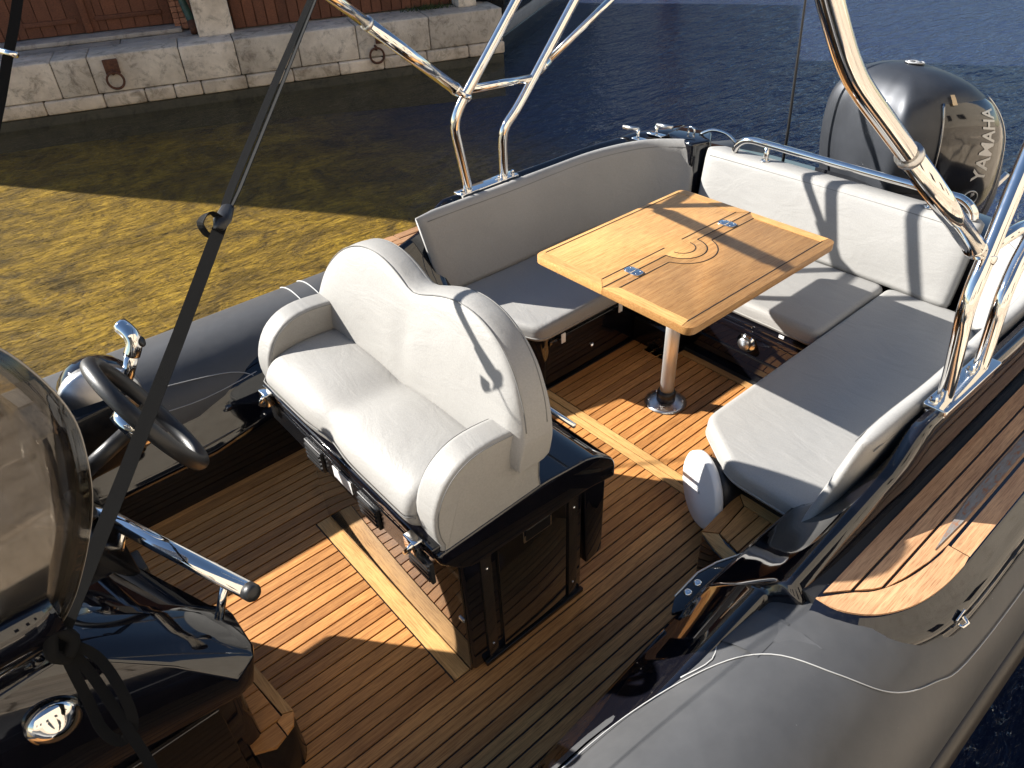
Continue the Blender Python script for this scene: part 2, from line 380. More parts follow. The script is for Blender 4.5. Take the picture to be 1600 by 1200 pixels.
# the whole building: hollow front with door openings filled by parts
BO = .62
link('left_wall', qbox(-3.0, .0, 1.25, 3.2, .2, 4.6), 'plaster', bd)
link('upper_wall', qbox(0.0, 5.45, 1.30, 3.2, 2.7, 4.6), 'plaster', bd)
link('back_wall', qbox(0.0, 5.45, 1.55, 3.2, .2, 2.7), 'brick', bd)
link('upper_facade', qbox(2.2, 5.45, BO+.02, 1.30, 2.6, 4.6), 'plaster', bd)
link('stone_pillar', qbox(2.27, 2.67, .42, 1.2, .225, 2.6), 'stone', bd, bev=.012)
link('end_pier', qbox(5.42, 5.66, .35, 1.6, .225, 3.0), 'stone', bd, bev=.012)
link('doorstep', qbox(-.4, 2.1, .86, 1.30, .225, .275), 'stone_top', bd, bev=.012)
for k in range(3):
    for zz in range(9):
        link('brick', qbox(2.03+.0+k*.078, 2.10+k*.078, .98+.01*random.random(), 1.2, .24+zz*.062, .296+zz*.062), 'brick', bd)
d1 = link('door', qbox(-1.4, 2.02, 1.20, 1.28, .28, 2.7), 'doorwood', bd)
x = -1.4
while x < 2.0:
    w = .155 if abs((x+1.4) % .85) > .05 else .09
    link('board', qbox(x+.004, min(x+w, 2.02)-.004, 1.165+random.uniform(0, .006), 1.20, .285, 2.68), 'doorwood', d1); x += w
for sa, sb in ((.42, .98), (1.18, 1.92)):
    link('bottom_rail', qbox(sa, sb, 1.142, 1.165, .40, .45), 'doorwood', d1, bev=.004)
link('post', qbox(1.04, 1.12, 1.13, 1.165, .285, 2.68), 'doorwood', d1, bev=.005)
d2 = link('door', qbox(2.69, 5.43, BO+.03, BO+.10, .235, 2.6), 'doorwood', bd)
x = 2.70
while x < 5.40:
    link('board', qbox(x+.006, min(x+.128, 5.42)-.006, BO+.0+random.uniform(0, .006), BO+.03, .24, 2.6), 'doorwood', d2); x += .128
pp_ = thing('drain_pipe', 'dark green drain pipe on the stone pillar between the doors', 'pipe', Q(2.22, .9, .22))
link('pipe', tube([Q(2.17, .80, 2.6), Q(2.17, .80, .9), Q(2.19, .78, .55), Q(2.23, .70, .36), Q(2.24, .66, .24)], .045, 12), 'green', pp_, True)
link('rusty_shoe', tube([Q(2.23, .70, .36), Q(2.245, .64, .235)], .052, 12), 'rust', pp_, True)

def ringthing(s, z, lab, plate=True, pz=.06, ps=0):
    t = thing('mooring_ring', lab, 'mooring ring', Q(s, .0, z), 'iron rings on the quay wall')
    link('plate', qbox(s-.075+ps, s+.075+ps, -.004, .03, z+pz, z+pz+.15), 'rust', t, bev=.006)
    ring = [Vector(Q(s+.085*math.cos(a), -.035, z+.0+.085*math.sin(a))) for a in [2*math.pi*i/24 for i in range(24)]]
    link('ring', tube(ring, .013, 8, True), 'rust', t, True)
    link('eye', tube([Q(s, .03, z+.10), Q(s, -.05, z+.10), Q(s, -.05, z+.07), Q(s, .03, z+.06)], .014, 8), 'rust', t, True)
ringthing(1.30, -.02, 'rusty iron ring hanging from a square rusted plate, left on the quay wall')
ringthing(4.22, -.12, 'rusty iron ring low on the quay wall beside the steel strut, away from its plate', True, .12, .09)

# grass tuft on the end of the quay
bm = bmesh.new()
for i in range(420):
    s0 = random.gauss(5.08, .14); o0 = random.uniform(.42, .62); h = random.uniform(.02, .07); a = random.random()*6.28; w = .006
    b0 = Vector(Q(s0, o0, .222)); d = Vector((math.cos(a), math.sin(a), 0))
    vs3 = [bm.verts.new(b0-d*w), bm.verts.new(b0+d*w), bm.verts.new(b0+Vector((random.gauss(0, .03), random.gauss(0, .03), h)))]
    bm.faces.new(vs3)
me = bpy.data.meshes.new('g'); bm.to_mesh(me); bm.free()
tag(link('grass', me, simple('weed_green', (.035, .055, .015), .8, var=.4)), 'small dry green weeds growing on the quay end', 'grass', kind='stuff')

# moored boat beyond the quay end
mb = thing('moored_boat', 'dark hull of a moored boat with pale grey rubbing band beyond the quay end', 'boat', (8, 9, WZ))
ha = Vector((6.75, 8.18)); hb = Vector((9.6, 9.95)); hd = (hb-ha).normalized(); hn = Vector((-hd.y, hd.x))
def HB(s0, s1, d0, d1, z0, z1, fl=0):
    v = []
    for z in (z0, z1):
        for d in (d0, d1):
            for s_ in (s0, s1):
                p = ha+hd*(s_)+hn*(d-(fl*(z-z0) if d == d0 else 0)); v.append((p.x, p.y, z))
    return mesh(v, [(0, 2, 3, 1), (4, 5, 7, 6), (0, 1, 5, 4), (2, 6, 7, 3), (0, 4, 6, 2), (1, 3, 7, 5)])
link('hull', HB(0, 6, .06, 2.2, -.55, -.22, .1), 'gelrough', mb, bev=.03)
link('rubbing_band', HB(-.03, 6.03, .0, 2.2, -.22, -.02, .12), simple('pale_grey_band', (.24, .24, .24), .55, var=.15), mb, bev=.03)
link('topside', HB(.03, 5.97, -.03, 2.15, -.02, 1.1, .15), 'gelrough', mb, bev=.03)

# mooring pile beyond the frame, reflected in the water; far bank
def atz(px, py, z): d = ray(px, py); return Vector((0, 0, 2))+d*((z-2)/d.z)
pb = atz(1046, -45, WZ)
pt = thing('mooring_pile', 'dark timber mooring pile far out in the water, seen as a broken reflection', 'pile', tuple(pb))
link('post', tube([(pb.x, pb.y, WZ-.06), (pb.x, pb.y, 2.4)], .17, 12), 'doorwood', pt, True)
link('pile_cap', lathe([(0, 0), (.19, 0), (.19, .05), (0, .12)], (pb.x, pb.y, 2.4), (0, 0, 1), 12), 'rust', pt)
f0 = ray(830, -180); f1 = ray(1330, -215); h0 = Vector((f0.x, f0.y)).normalized()*42; h1 = Vector((f1.x, f1.y)).normalized()*42
hdir = (h1-h0).normalized(); hnn = Vector((-hdir.y, hdir.x)); 
if hnn.dot(h0) < 0: hnn = -hnn
def FB(a, b, d0, d1, z0, z1):
    v = []
    for z in (z0, z1):
        for d in (d0, d1):
            for q in (a, b): p = h0+hdir*q+hnn*d; v.append((p.x, p.y, z))
    return mesh(v, [(0, 2, 3, 1), (4, 5, 7, 6), (0, 1, 5, 4), (2, 6, 7, 3), (0, 4, 6, 2), (1, 3, 7, 5)])
HL = (h1-h0).length
fb = thing('far_bank_house', 'house row on the far bank, seen only as a dark reflection', 'house', (h0.x, h0.y, WZ))
x = 0; k = 0
while x < HL:
    w = 3.2+1.7*((k*37) % 5)/5; hh = 7.5+((k*53) % 7)*.55
    if k % 4 != 3: link('wall', FB(x, x+w-.2, 0, 6, -1, hh), 'plaster' if k % 2 else 'brick', fb)
    x += w; k += 1
link('bank', FB(-20, HL+20, -1.5, 8, -1.2, .5), 'stone_low', fb)

# ================================================================== THE BOAT
YC = 1.5
def mir(p, s): return (p[0], YC-s*(YC-p[1]), p[2])      # s=1 port (as given), s=-1 mirrored to starboard
boat = thing('inflatable_boat', 'black rigid inflatable boat with grey tubes and teak planked deck', 'boat', (1.5, 1.5, 0))

# deck
deck = link('deck', box(-1.4, 3.2, .60, 2.40, -.05, -.006), 'caulk', boat)
PW = .0421; e0 = 1.0757
XF = -1.1; XB = .598; XB2 = .655; XA = 1.69
n = -9
while e0+n*PW < 2.30:
    ya, yb = e0+n*PW, e0+(n+1)*PW
    if n == -9: ya = .64
    if yb > 2.27: yb = 2.292
    mid = (ya+yb)/2
    if 1.0757-.001 < mid < 1.93:
        plank(XF, XB, ya, yb, deck); plank(XB2+.03, XA, ya, yb, deck)
    elif mid > 1.93: plank(XF, XA+.0, ya, yb, deck)
    else:
        xe = 1.62 if mid < .95 else XA
        plank(XF, xe, ya, yb, deck)
    n += 1
plank(XF, 1.75, 2.297, 2.338, deck)
plank(XB, XB2+.003, 1.0757, 1.9177, deck, 'teak_y')
plank(XB2+.001, XB2+.03, 1.0757, 1.9177, deck, 'teak_y', g=.0004)
plank(XA, 1.728, 1.0757, 1.92, deck, 'teak_y'); plank(1.728, 1.766, 1.0757, 1.92, deck, 'teak_y')
y = 1.118
while y < 1.87:
    plank(1.766, 2.40, y, min(y+PW, 1.878), deck); y += PW
plank(1.766, 2.44, 1.878, 1.92, deck); plank(1.766, 2.44, 1.076, 1.118, deck); plank(2.40, 2.44, 1.118, 1.70, deck, 'teak_y')
plank(2.30, 2.34, 1.70, 1.84, deck, 'teak_y')
link('corner_box', box(2.335, 2.46, 1.705, 1.93, -.01, .13), 'gelrough', boat, bev=.01)

# tubes
def tube_path(s):
    P = [(-2.0, .30, .20), (0, .31, .20), (.7, .32, .20), (1.2, .325, .20), (2.0, .325, .20), (3.2, .33, .20), (3.9, .36, .22), (4.3, .40, .24)]
    return [mir(p, s) for p in cr(P, 5)]
for s, nm in ((1, 'port'), (-1, 'starboard')):
    P = tube_path(s); rad = [.29 if p[0] < 3.4 else .29-(p[0]-3.4)*.22 for p in P]
    tb = link('tube', tube(P, .29, 40, rads=rad), 'rubber', boat, True)
    tb['label'] = 'grey inflatable tube with glued seams, '+nm+' side'
    # rub strake on the outside
    S = [Vector((p[0], YC-s*(YC-(.325-.285)), .17)) for p in P if p[0] < 3.6]
    link('rub_strake', tube(S, .034, 10, flat=1.9, up=(0, 0, 1)), simple('strake_rubber', (.035, .03, .026), .38), tb, True)
    link('strake_edge', tube([v+Vector((0, s*.012, .074)) for v in S], .008, 6), 'seamline' if False else 'rubber', tb, True)
def on_tube(x, y, s=1, off=.0012):
    """point on the port tube's surface above (x,y)"""
    cy = .323; dy = max(-.28, min(.28, y-cy)); z = .20+math.sqrt(.29**2-dy*dy)
    n_ = Vector((0, dy/.29, (z-.2)/.29)); p = Vector((x, cy+dy, z))+n_*off
    return mir(p, s)
port_tube = [o for o in boat.children if o.name.startswith('tube')][0]
stbd_tube = [o for o in boat.children if o.name.startswith('tube')][1]
seam = [(-.6, .555), (.25, .56), (.583, .548), (.756, .520), (.933, .456), (1.026, .383), (1.09, .26), (1.165, .165), (1.292, .115), (1.482, .088), (2.2, .085), (3.2, .085)]
link('seam', tube([on_tube(p.x, p.y) for p in cr([(a, b, 0) for a, b in seam], 6)], .0015, 6), 'seamline', port_tube, True)
link('seam', tube([on_tube(p.x, p.y) for p in cr([(.86, .50, 0), (.94, .475, 0), (1.02, .515, 0)], 4)], .0018, 6), 'seamline', port_tube, True)
for pts in ([(.35, .50), (.62, .54), (.72, .585)], [(.2, .55), (.5, .57), (.9, .55)], [(1.02, .19), (1.02, .27), (1.02, .4), (1.03, .52)], [(1.10, .19), (1.10, .27), (1.10, .4), (1.11, .5)]):
    link('seam', tube([on_tube(p.x, p.y, -1) for p in cr([(a, b, 0) for a, b in pts], 6)], .002 if pts[0][0] < 1 else .0028, 6), 'seamline', stbd_tube, True)
# second skin patch on port tube (raised strip along the gunwale)
rows = []
for x, ya, yb in ((.30, .585, .60), (.62, .565, .60), (.80, .535, .595), (.95, .48, .58), (1.06, .40, .56), (1.12, .31, .52)):
    rows.append([on_tube(x, ya+(yb-ya)*k/4, 1, .004 if 0 < k < 4 else .0005) for k in range(5)])
link('glued_strip', grid(rows), 'rubber', port_tube, True)
link('bow_patch', grid([[on_tube(x, y_, 1, .006 if 0 < k < 5 else .0005) for k, y_ in enumerate([.40+.028*q for q in range(6)])] for x in (1.0, 1.02, 1.06, 1.10, 1.13)]), 'rubber', port_tube, True)

# inner liner + coaming, one loft per side
def low(zi, zt): return [(.675, -.05), (.67, .08), (.665, zi-.03), (.656, zi), (.638, zi+(zt-zi)*.16), (.605, zi+(zt-zi)*.44), (.57, zi+(zt-zi)*.70), (.535, zi+(zt-zi)*.90), (.50, zt), (.47, zt-.03)]
def slope(zi, zr): return [(.675, -.05), (.67, .08), (.665, zi-.03), (.656, zi), (.63, zi+(zr-zi)*.12), (.56, zi+(zr-zi)*.45), (.475, zr-.012), (.452, zr), (.425, zr-.025), (.405, .47)]
def wallp(zi): return [(.675, -.05), (.67, .08), (.665, zi-.05), (.650, zi-.01), (.52, zi), (.476, .40), (.472, .66), (.462, .70), (.425, .695), (.405, .48)]
ST = [(-1.3, low(.19, .34)), (.30, low(.19, .37)), (.45, low(.19, .38)), (1.17, low(.335, .465)),
 (1.20, slope(.335, .52)), (1.45, slope(.335, .575)), (1.60, slope(.335, .615)), (1.74, wallp(.32)), (1.90, wallp(.32)), (2.60, wallp(.32)),
 (2.95, [(.75, -.05), (.74, .1), (.73, .25), (.72, .31), (.60, .32), (.53, .40), (.525, .66), (.515, .70), (.44, .695), (.415, .48)]),
 (3.25, [(.95, -.05), (.94, .1), (.93, .25), (.92, .31), (.82, .32), (.75, .40), (.74, .66), (.73, .70), (.50, .68), (.43, .46)])]
def lerp_st(x):
    for a, b in zip(ST[:-1], ST[1:]):
        if a[0] <= x <= b[0]:
            t = (x-a[0])/(b[0]-a[0]); t = t*t*(3-2*t) if 1.16 < a[0] < 1.19 or a[0] > 1.55 else t
            return [(p[0]+(q[0]-p[0])*t, p[1]+(q[1]-p[1])*t) for p, q in zip(a[1], b[1])]
xs_ = [-1.3, -.6, 0]+[.15+.05*i for i in range(21)]+[1.165, 1.17, 1.175, 1.18, 1.19, 1.2]+[1.22+.04*i for i in range(28)]+[2.4, 2.6, 2.7, 2.78, 2.86, 2.95, 3.05, 3.15, 3.25]
for s in (1, -1):
    rows = [[mir(p, s) for p in cr([(x, a, b) for a, b in lerp_st(x)], 4)] for x in xs_]
    lo = link('coaming', grid(rows), 'gel', boat, True)
    lo['label'] = 'glossy black coaming and inner liner, '+('port' if s == 1 else 'starboard')+' side'
    # cap piece with screws at the front end of the coaming (inner side)
    link('rim_trim', tube([mir(p, s) for p in cr([(-1.2, .648, .197), (.1, .648, .197), (.35, .648, .202), (.7, .648, .238), (1.0, .652, .312)], 6)], .004, 6), 'gel', boat, True)
# transom / engine well
link('transom', prism(round_poly([(3.12, 2.42), (3.12, .58), (3.38, .62), (3.45, 1.0), (3.45, 2.0), (3.38, 2.38)], .04), -.3, .60), 'gel', boat, bev=.02)
link('swim_platform', prism(round_poly([(3.40, 2.3), (3.40, .7), (3.95, .75), (3.95, 1.15), (3.55, 1.2), (3.55, 1.8), (3.95, 1.85), (3.95, 2.25)], .05), -.1, .12), 'gelrough', boat, bev=.015)

# lockers under the bench cushions
def locker(name, poly, z0, z1, lab):
    o = link(name, prism(round_poly(poly, .02, 3), z0, z1), 'gel', boat, bev=.008); o['label'] = lab; return o
lk = locker('locker', [(1.70, 2.42), (1.70, 2.06), (1.76, 1.93), (2.50, 1.93), (2.5, 2.42)], -.01, .265, 'black glossy locker below the starboard bench cushion')
lk2 = locker('locker', [(1.66, .70), (1.66, .92), (1.78, 1.07), (3.05, 1.07), (3.05, .70)], -.01, .265, 'black glossy locker below the port bench cushion')
lk3 = locker('locker', [(2.47, 1.075), (2.47, 2.42), (3.12, 2.42), (3.12, 1.075)], -.01, .263, 'black glossy locker below the aft bench cushion')
link('lip', box(1.78, 2.46, 1.918, 1.928, .215, .245), 'gel', lk, bev=.003)
link('lip', box(2.455, 2.468, 1.09, 1.91, .215, .245), 'gel', lk3, bev=.003)
link('lid_line', box(2.462, 2.469, 1.09, 1.91, .105, .112), 'gelrough', lk3)
link('latch_button', lathe([(.0, 0), (.012, 0), (.012, .006), (.0, .008)], (2.05, 1.93, .10), (0, -1, 0), 12), 'steel', lk, True)
# round chrome inlet on the aft locker
ci = link('inlet_plate', lathe([(0, 0), (.045, 0), (.045, .006), (0, .007)], (2.469, 1.40, .17), (-1, 0, 0), 24), 'steel', lk3, True)
link('inlet_cap', lathe([(0, 0), (.030, 0), (.030, .018), (.024, .024), (0, .024)], (2.464, 1.40, .17), (-1, 0, 0), 20), 'alu', ci, True)

# teak step at the front of the port bench
stp = link('step', prism(round_poly([(1.375, .66), (1.40, .78), (1.43, .848), (1.66, .868), (1.665, .66)], .012, 3), -.01, .194), 'gel', boat, bev=.004)
stp['label'] = 'raised teak topped step in front of the port bench'
def plankpoly(poly, z, parent, m='teak', th=.006): return link('plank', prism(poly, z-th, z), m, parent)
zt = .201
plankpoly([(1.378, .66), (1.403, .776), (1.430, .846), (1.462, .806), (1.442, .766), (1.424, .66)], zt, stp, 'teak_y')
plankpoly([(1.434, .849), (1.655, .868), (1.620, .826), (1.466, .808)], zt, stp)
plankpoly([(1.659, .866), (1.664, .66), (1.624, .66), (1.624, .824)], zt, stp, 'teak_y')
for a in range(4):
    y1 = .804-a*.042
    xl = 1.468-(.806-y1)*.24
    plankpoly([(xl-.010, y1-.038), (xl, y1), (1.619, y1+.016 if a == 0 else y1), (1.619, y1-.038)], zt, stp)
pd = thing('hatch_disc', 'white round plastic disc standing against the port bench front', 'disc', (1.63, 1.0, 0))
nd = Vector((-.86, .5, .06))
link('disc', lathe([(0, .0), (.128, 0), (.135, -.006), (.135, -.026), (.128, -.032), (0, -.032)], (1.592, .985, .175), nd, 40), 'white', pd, True)
link('body', lathe([(0, 0), (.120, 0), (.075, -.10), (0, -.10)], Vector((1.592, .985, .175))-nd*.033, nd, 32), 'blackpl', pd, True)
for dy in (-.012, .012):
    link('screw', lathe([(0, 0), (.005, 0), (.004, .003), (0, .004)], Vector((1.592, .985, .175))+Vector((.5, .86, 0))*dy+nd*.0005, nd, 10), 'alu', pd, True)

# side step pads (teak) with black gunwale, both sides; pieces only on the port side where they show
def padcurve():
    return [(1.218, .392), (1.225, .34), (1.262, .287), (1.318, .248), (1.39, .220), (1.484, .204), (1.60, .200), (1.72, .200)]
PZ = .505
outer = [(p.x, p.y) for p in cr([(a, b, 0) for a, b in padcurve()], 4)]
for s in (1, -1):
    o2 = outer+[(2.3, .200), (3.15, .205)]
    # gunwale: loft from pad edge down to the tube
    rows = []
    for i, (x, y_) in enumerate(o2):
        a = Vector((x, y_)); b = Vector(o2[min(i+1, len(o2)-1)]); c = Vector(o2[max(i-1, 0)]); tg = (b-c).normalized(); nn = Vector((tg.y, -tg.x))
        if nn.dot(Vector((-1, -1))) < 0: nn = -nn
        prof = [(-.06, .0), (-.005, .0), (.006, -.004), (.020, -.022), (.040, -.030), (.056, -.045), (.064, -.058), (.058, -.068), (.066, -.074), (.072, -.084), (.06, -.10), (.02, -.12)]
        rows.append([mir((a.x+nn.x*d, a.y+nn.y*d, PZ+h), s) for d, h in prof])
    g = link('gunwale', grid(rows), 'gel', boat, True)
    g['label'] = 'black rounded gunwale below the teak side step, '+('port' if s == 1 else 'starboard')+' side'
    base = link('step_pad', prism([mir((a, b, 0), s)[:2] for a, b in outer+[(3.15, .205), (3.15, .43), (1.218, .43)]], PZ-.05, PZ-.002), 'caulk', boat)
    base['label'] = 'teak planked side step, '+('port' if s == 1 else 'starboard')+' side'
    inner = [(1.235, .378), (1.292, .340), (1.334, .307), (1.41, .276), (1.50, .258), (1.592, .250), (1.72, .250)]
    inner = [(p.x, p.y) for p in cr([(a, b, 0) for a, b in inner], 4)]
    def pp2(poly, m='teak_pad'): return link('plank', prism([mir((a, b, 0), s)[:2] for a, b in poly], PZ-.006, PZ+.004), m, base)
    # curved margin board, cut in two at x=1.62
    pp2([(a, b) for a, b in outer if a < 1.60]+[(1.60, .204)]+[(1.60, .2545)]+[(a, b+.002) for a, b in inner[::-1] if a < 1.58])
    pp2([(1.607, .203), (3.1, .205), (3.1, .2475), (1.607, .2475)])
    pp2([(1.243, .388), (1.297, .3485), (3.1, .3485), (3.1, .390)])
    pp2([(1.304, .3415), (1.340, .314), (1.36, .3035), (3.1, .3035), (3.1, .3415)])
    wp = pp2([(1.362, .2965), (1.43, .2795), (1.52, .263), (1.60, .2565), (3.1, .2565), (3.1, .2965)], 'teak_pad')
# worn grey anti slip strip on the port pad
gm, gt, gp = mat('worn_grip_tape')
gc = coords(gt); gn = noise(gt, coords(gt, (3, 14, 3)), 9, 7, .75, .3); gr = ramp(gt, [(.40, (.28, .13, .07)), (.47, (.20, .19, .18)), (.75, (.29, .28, .27))]); gt.links.new(gn.outputs[0], gr.inputs[0]); gt.links.new(gr.outputs[0], gp.inputs['Base Color']); gp.inputs['Roughness'].default_value = .8
pad0 = [o for o in boat.children if o.name.startswith('step_pad')][0]
link('grip_strip', prism([(1.56, .270), (1.72, .263), (3.1, .262), (3.1, .292), (1.80, .291), (1.66, .280)], PZ+.0045, PZ+.0065), gm, pad0)
# padeye on the gunwale
pe = link('pad_eye', prism([(-.018, -.022), (.018, -.010), (.018, .022), (-.018, .012)], 0, .005, lambda a, b, c: (1.455+a, .150-c, .452+b)), 'steel', boat, bev=.002)
link('eye', tube([(1.447, .143, .444), (1.449, .132, .442), (1.460, .128, .452), (1.463, .143, .458)], .005, 8), 'steel', pe, True)
# dark capping strip with screws at the forward foot of the port coaming
CP = Vector((0, 0, 2.0))
def onz(px, py, z): d = ray(px, py); t = (z-2)/d.z; return CP+d*t
cpp = [(1.362, .652), (1.270, .690), (1.205, .705), (1.10, .700), (1.05, .672), (1.10, .650)]
cp = link('cap_plate', prism(round_poly(cpp, .012, 3), 0, .012, lambda a, b, c: (a, b, .318-(1.36-a)*.05+c)), 'gel', boat, bev=.004)
link('cap_edge', tube([(a, b, .331-(1.36-a)*.05) for a, b in cpp[:4]], .0028, 6), 'alu', cp, True)
for q in ((1.178, .684), (1.135, .683)):
    link('screw', lathe([(0, 0), (.013, 0), (.010, .005), (.003, .006), (0, .004)], (q[0], q[1], .330-(1.36-q[0])*.05), (0, 0, 1), 14), 'steel', cp, True)

# ================================================================== CUSHIONS
def cushion(name, poly, z0, z1, label, rad=.03, puff=.006, parent=None, rp=.05):
    P = round_poly(poly, rp, 5)
    me = prism(P, z0, z1)
    bm = bmesh.new(); bm.from_mesh(me)
    bmesh.ops.recalc_face_normals(bm, faces=bm.faces)
    ed = [e for e in bm.edges if abs(e.verts[0].co.z-e.verts[1].co.z) < 1e-5]
    bmesh.ops.bevel(bm, geom=ed, offset=rad, segments=4, profile=.6, affect='EDGES')
    bm.to_mesh(me); bm.free()
    o = link(name, me, 'vinyl2', None, True)
    tag(o, label, 'cushion', 'bench cushions')
    return o
def seamtube(name, pts, parent, closed=False, rad=.0016, m='thread'):
    return link(name, tube(pts, rad, 6, closed), m, parent, True)
def cush_with_seam(poly, z0, z1, label):
    o = cushion('seat_cushion', poly, z0, z1, label)
    P = round_poly(poly, .05, 5)
    seamtube('piping', [(a, b, z0+.022) for a, b in P], o, True, .003, 'vinyl')
    return o
c_st = cush_with_seam([(1.655, 2.44), (1.655, 2.06), (1.715, 1.90), (2.47, 1.90), (2.47, 1.905), (2.99, 1.905), (2.99, 2.44)], .268, .35, 'pale grey seat cushion of the starboard bench, shaded, left of the table')
c_pt = cush_with_seam([(1.600, .60), (1.600, .885), (1.745, 1.095), (3.03, 1.095), (3.03, .60)], .268, .35, 'long pale grey seat cushion of the port bench, nearest the camera')
c_af = cush_with_seam([(2.475, 1.102), (2.475, 1.898), (3.03, 1.898), (3.03, 1.102)], .268, .35, 'pale grey aft seat cushion behind the table under the stern backrest')
for o_, pts in ((c_st, [(1.84, 1.93), (2.2, 1.93)]), (c_af, [(2.49, 1.25)])):
    for (a, b) in pts:
        if o_ is c_st: link('snap_tab', box(a-.012, a+.012, b-.034, b-.028, .225, .272), 'white', o_, bev=.002)
        else: link('snap_tab', box(a-.018, a-.012, b-.012, b+.012, .215, .272), 'white', o_, bev=.002)

def backrest(name, path, th, zb, zt, lean, label, endcut=0, cap_ext=.0):
    """path: list of (x,y,inward normal) along the bottom front crease; top leans outward by lean"""
    prof = [(0, zb), (0, zb+.02), (.0, zb+.10), (0, zt-.05), (.004, zt-.020), (.014, zt-.005), (.024, zt), (th-.020, zt), (th-.007, zt-.008), (th, zt-.03), (th, zb+.1), (th, zb)]
    rows = []
    P = cr([(p[0], p[1], 0) for p in path], 6)
    n_ = len(P)
    for i, p in enumerate(P):
        tg = (P[min(i+1, n_-1)]-P[max(i-1, 0)]).normalized(); nn = Vector((tg.y, -tg.x, 0))
        if nn.dot(Vector((2.2-p.x, YC-p.y, 0))) > 0: nn = -nn
        t = i/(n_-1); bulge = .010*math.sin(math.pi*min(1, max(0, t)))
        e = min(1, min(i, n_-1-i)/2.0+.35)
        row = []
        for d, z in prof:
            h = (z-zb)/(zt-zb)
            wob = .004*math.sin(9*p.x+5*p.y+6*h)
            dd = d*e+(1-e)*.02+lean*h-bulge*math.sin(math.pi*h)*(1 if d < .03 else 0)+wob*(1 if d < .03 else 0)
            zz = zb+(z-zb)*(1 if e >= 1 else .985)
            q = Vector((p.x, p.y, zz))+nn*dd
            if i < 6: q = q+(-tg)*(-endcut)*(h)*(1-i/6.0)
            row.append(q)
        rows.append(row)
    o = link(name, grid(rows, cv=True, caps=True), 'vinyl2', None, True)
    tag(o, label, 'backrest', 'bench backrests')
    # seam lines along the top front and top back edges
    for d, z in ((.004, zt-.028), (th-.004, zt-.030)):
        pts = []
        for i, p in enumerate(P[1:-1]):
            tg = (P[i+2]-P[i]).normalized(); nn = Vector((tg.y, -tg.x, 0))
            if nn.dot(Vector((2.2-p.x, YC-p.y, 0))) > 0: nn = -nn
            h = (z-zb)/(zt-zb); off = -.0025 if d < .03 else .003
            cut = (tg*endcut*h*(1-(i+1)/6.0)) if i+1 < 6 else Vector((0, 0, 0))
            pts.append(Vector((p.x, p.y, z))+nn*(d+lean*h+off+(.004*math.sin(9*p.x+5*p.y+6*h) if d < .03 else 0))+cut)
        seamtube('stitched_seam', pts, o)
    return o
b_st = backrest('bench_backrest', [(1.60, 2.405), (1.9, 2.405), (2.3, 2.405), (2.62, 2.40), (2.85, 2.34), (2.96, 2.24), (3.0, 2.17)], .054, .352, .715, .062, 'grey starboard bench backrest in shade, facing the table across the seat', -.055)
b_pt = backrest('bench_backrest', [(1.46, .600), (1.9, .595), (2.3, .595), (2.62, .60), (2.85, .655), (2.96, .74), (3.0, .80)], .054, .352, .715, .062, 'white sunlit port bench backrest below the steel arch legs', .10)
b_af = backrest('bench_backrest', [(3.0, .845), (3.005, 1.1), (3.005, 1.5), (3.005, 1.9), (3.0, 2.14)], .10, .352, .70, .06, 'white aft bench backrest in front of the outboard motor, striped with shadows')

# ================================================================== TABLE
tb = thing('folding_table', 'square varnished teak table on a steel post between the benches', 'table', (2.068, 1.502, 0))
TX0, TX1, TY0, TY1 = 1.665, 2.54, 1.145, 1.88; TZ = .715; TT = .028; GY = 1.526; CXT = 2.10
def arc(cx, cy, R, a0, a1, k=18): return [(cx+R*math.cos(a0+(a1-a0)*i/k), cy+R*math.sin(a0+(a1-a0)*i/k)) for i in range(k+1)]
g = .0012
lo_poly = [(TX0, TY0), (TX1, TY0), (TX1, GY-g)]+arc(CXT, GY-g, .094, 0, -math.pi)+[(TX0, GY-g)]
hi_poly = [(TX0, GY+g), ]+[(CXT-.094+.002, GY+g)]+arc(CXT, GY-g, .0915, -math.pi, 0)+[(TX1, GY+g), (TX1, TY1), (TX0, TY1)]
def rc(poly, corners):
    rad = [.038 if i in corners else 0.0001 for i in range(len(poly))]; return round_poly(poly, rad, 5)
leafA = link('table_leaf', prism(rc(lo_poly, (0, 1)), TZ-TT, TZ), 'table', tb, bev=.003, seg=2)
leafB = link('table_leaf', prism(rc(hi_poly, (len(hi_poly)-1, len(hi_poly)-2)), TZ-TT, TZ), 'table', tb, bev=.003, seg=2)
# border boards of the two leaves along the fore and aft ends (cross grain)
def board(poly, parent, m='table_y'): return link('edge_board', prism(poly, TZ-.004, TZ+.0012), m, parent)
board([(TX0+.003, 1.180), (TX0+.044, 1.187), (TX0+.044, 1.482), (TX0+.003, 1.5235)], leafA)
board([(TX1-.003, 1.180), (TX1-.044, 1.187), (TX1-.044, 1.482), (TX1-.003, 1.5235)], leafA)
board([(TX0+.003, 1.845), (TX0+.044, 1.860), (TX0+.044, 1.571), (TX0+.003, 1.5285)], leafB)
board([(TX1-.003, 1.845), (TX1-.044, 1.860), (TX1-.044, 1.571), (TX1-.003, 1.5285)], leafB)
def inlay(pts, parent, w=.0027):
    return link('caulk_inlay', ribbon([(a, b, TZ+.0006) for a, b in pts], w, .0016, [(0, 0, 1)]*0 or (0, 0, 1) if False else [Vector((-(pts[min(i+1, len(pts)-1)][1]-pts[max(i-1, 0)][1]), pts[min(i+1, len(pts)-1)][0]-pts[max(i-1, 0)][0], 0)) for i in range(len(pts))]), 'caulk', parent)
inlay([(1.71, 1.862), (2.50, 1.862)], leafB); inlay([(1.70, 1.185), (2.50, 1.185)], leafA)
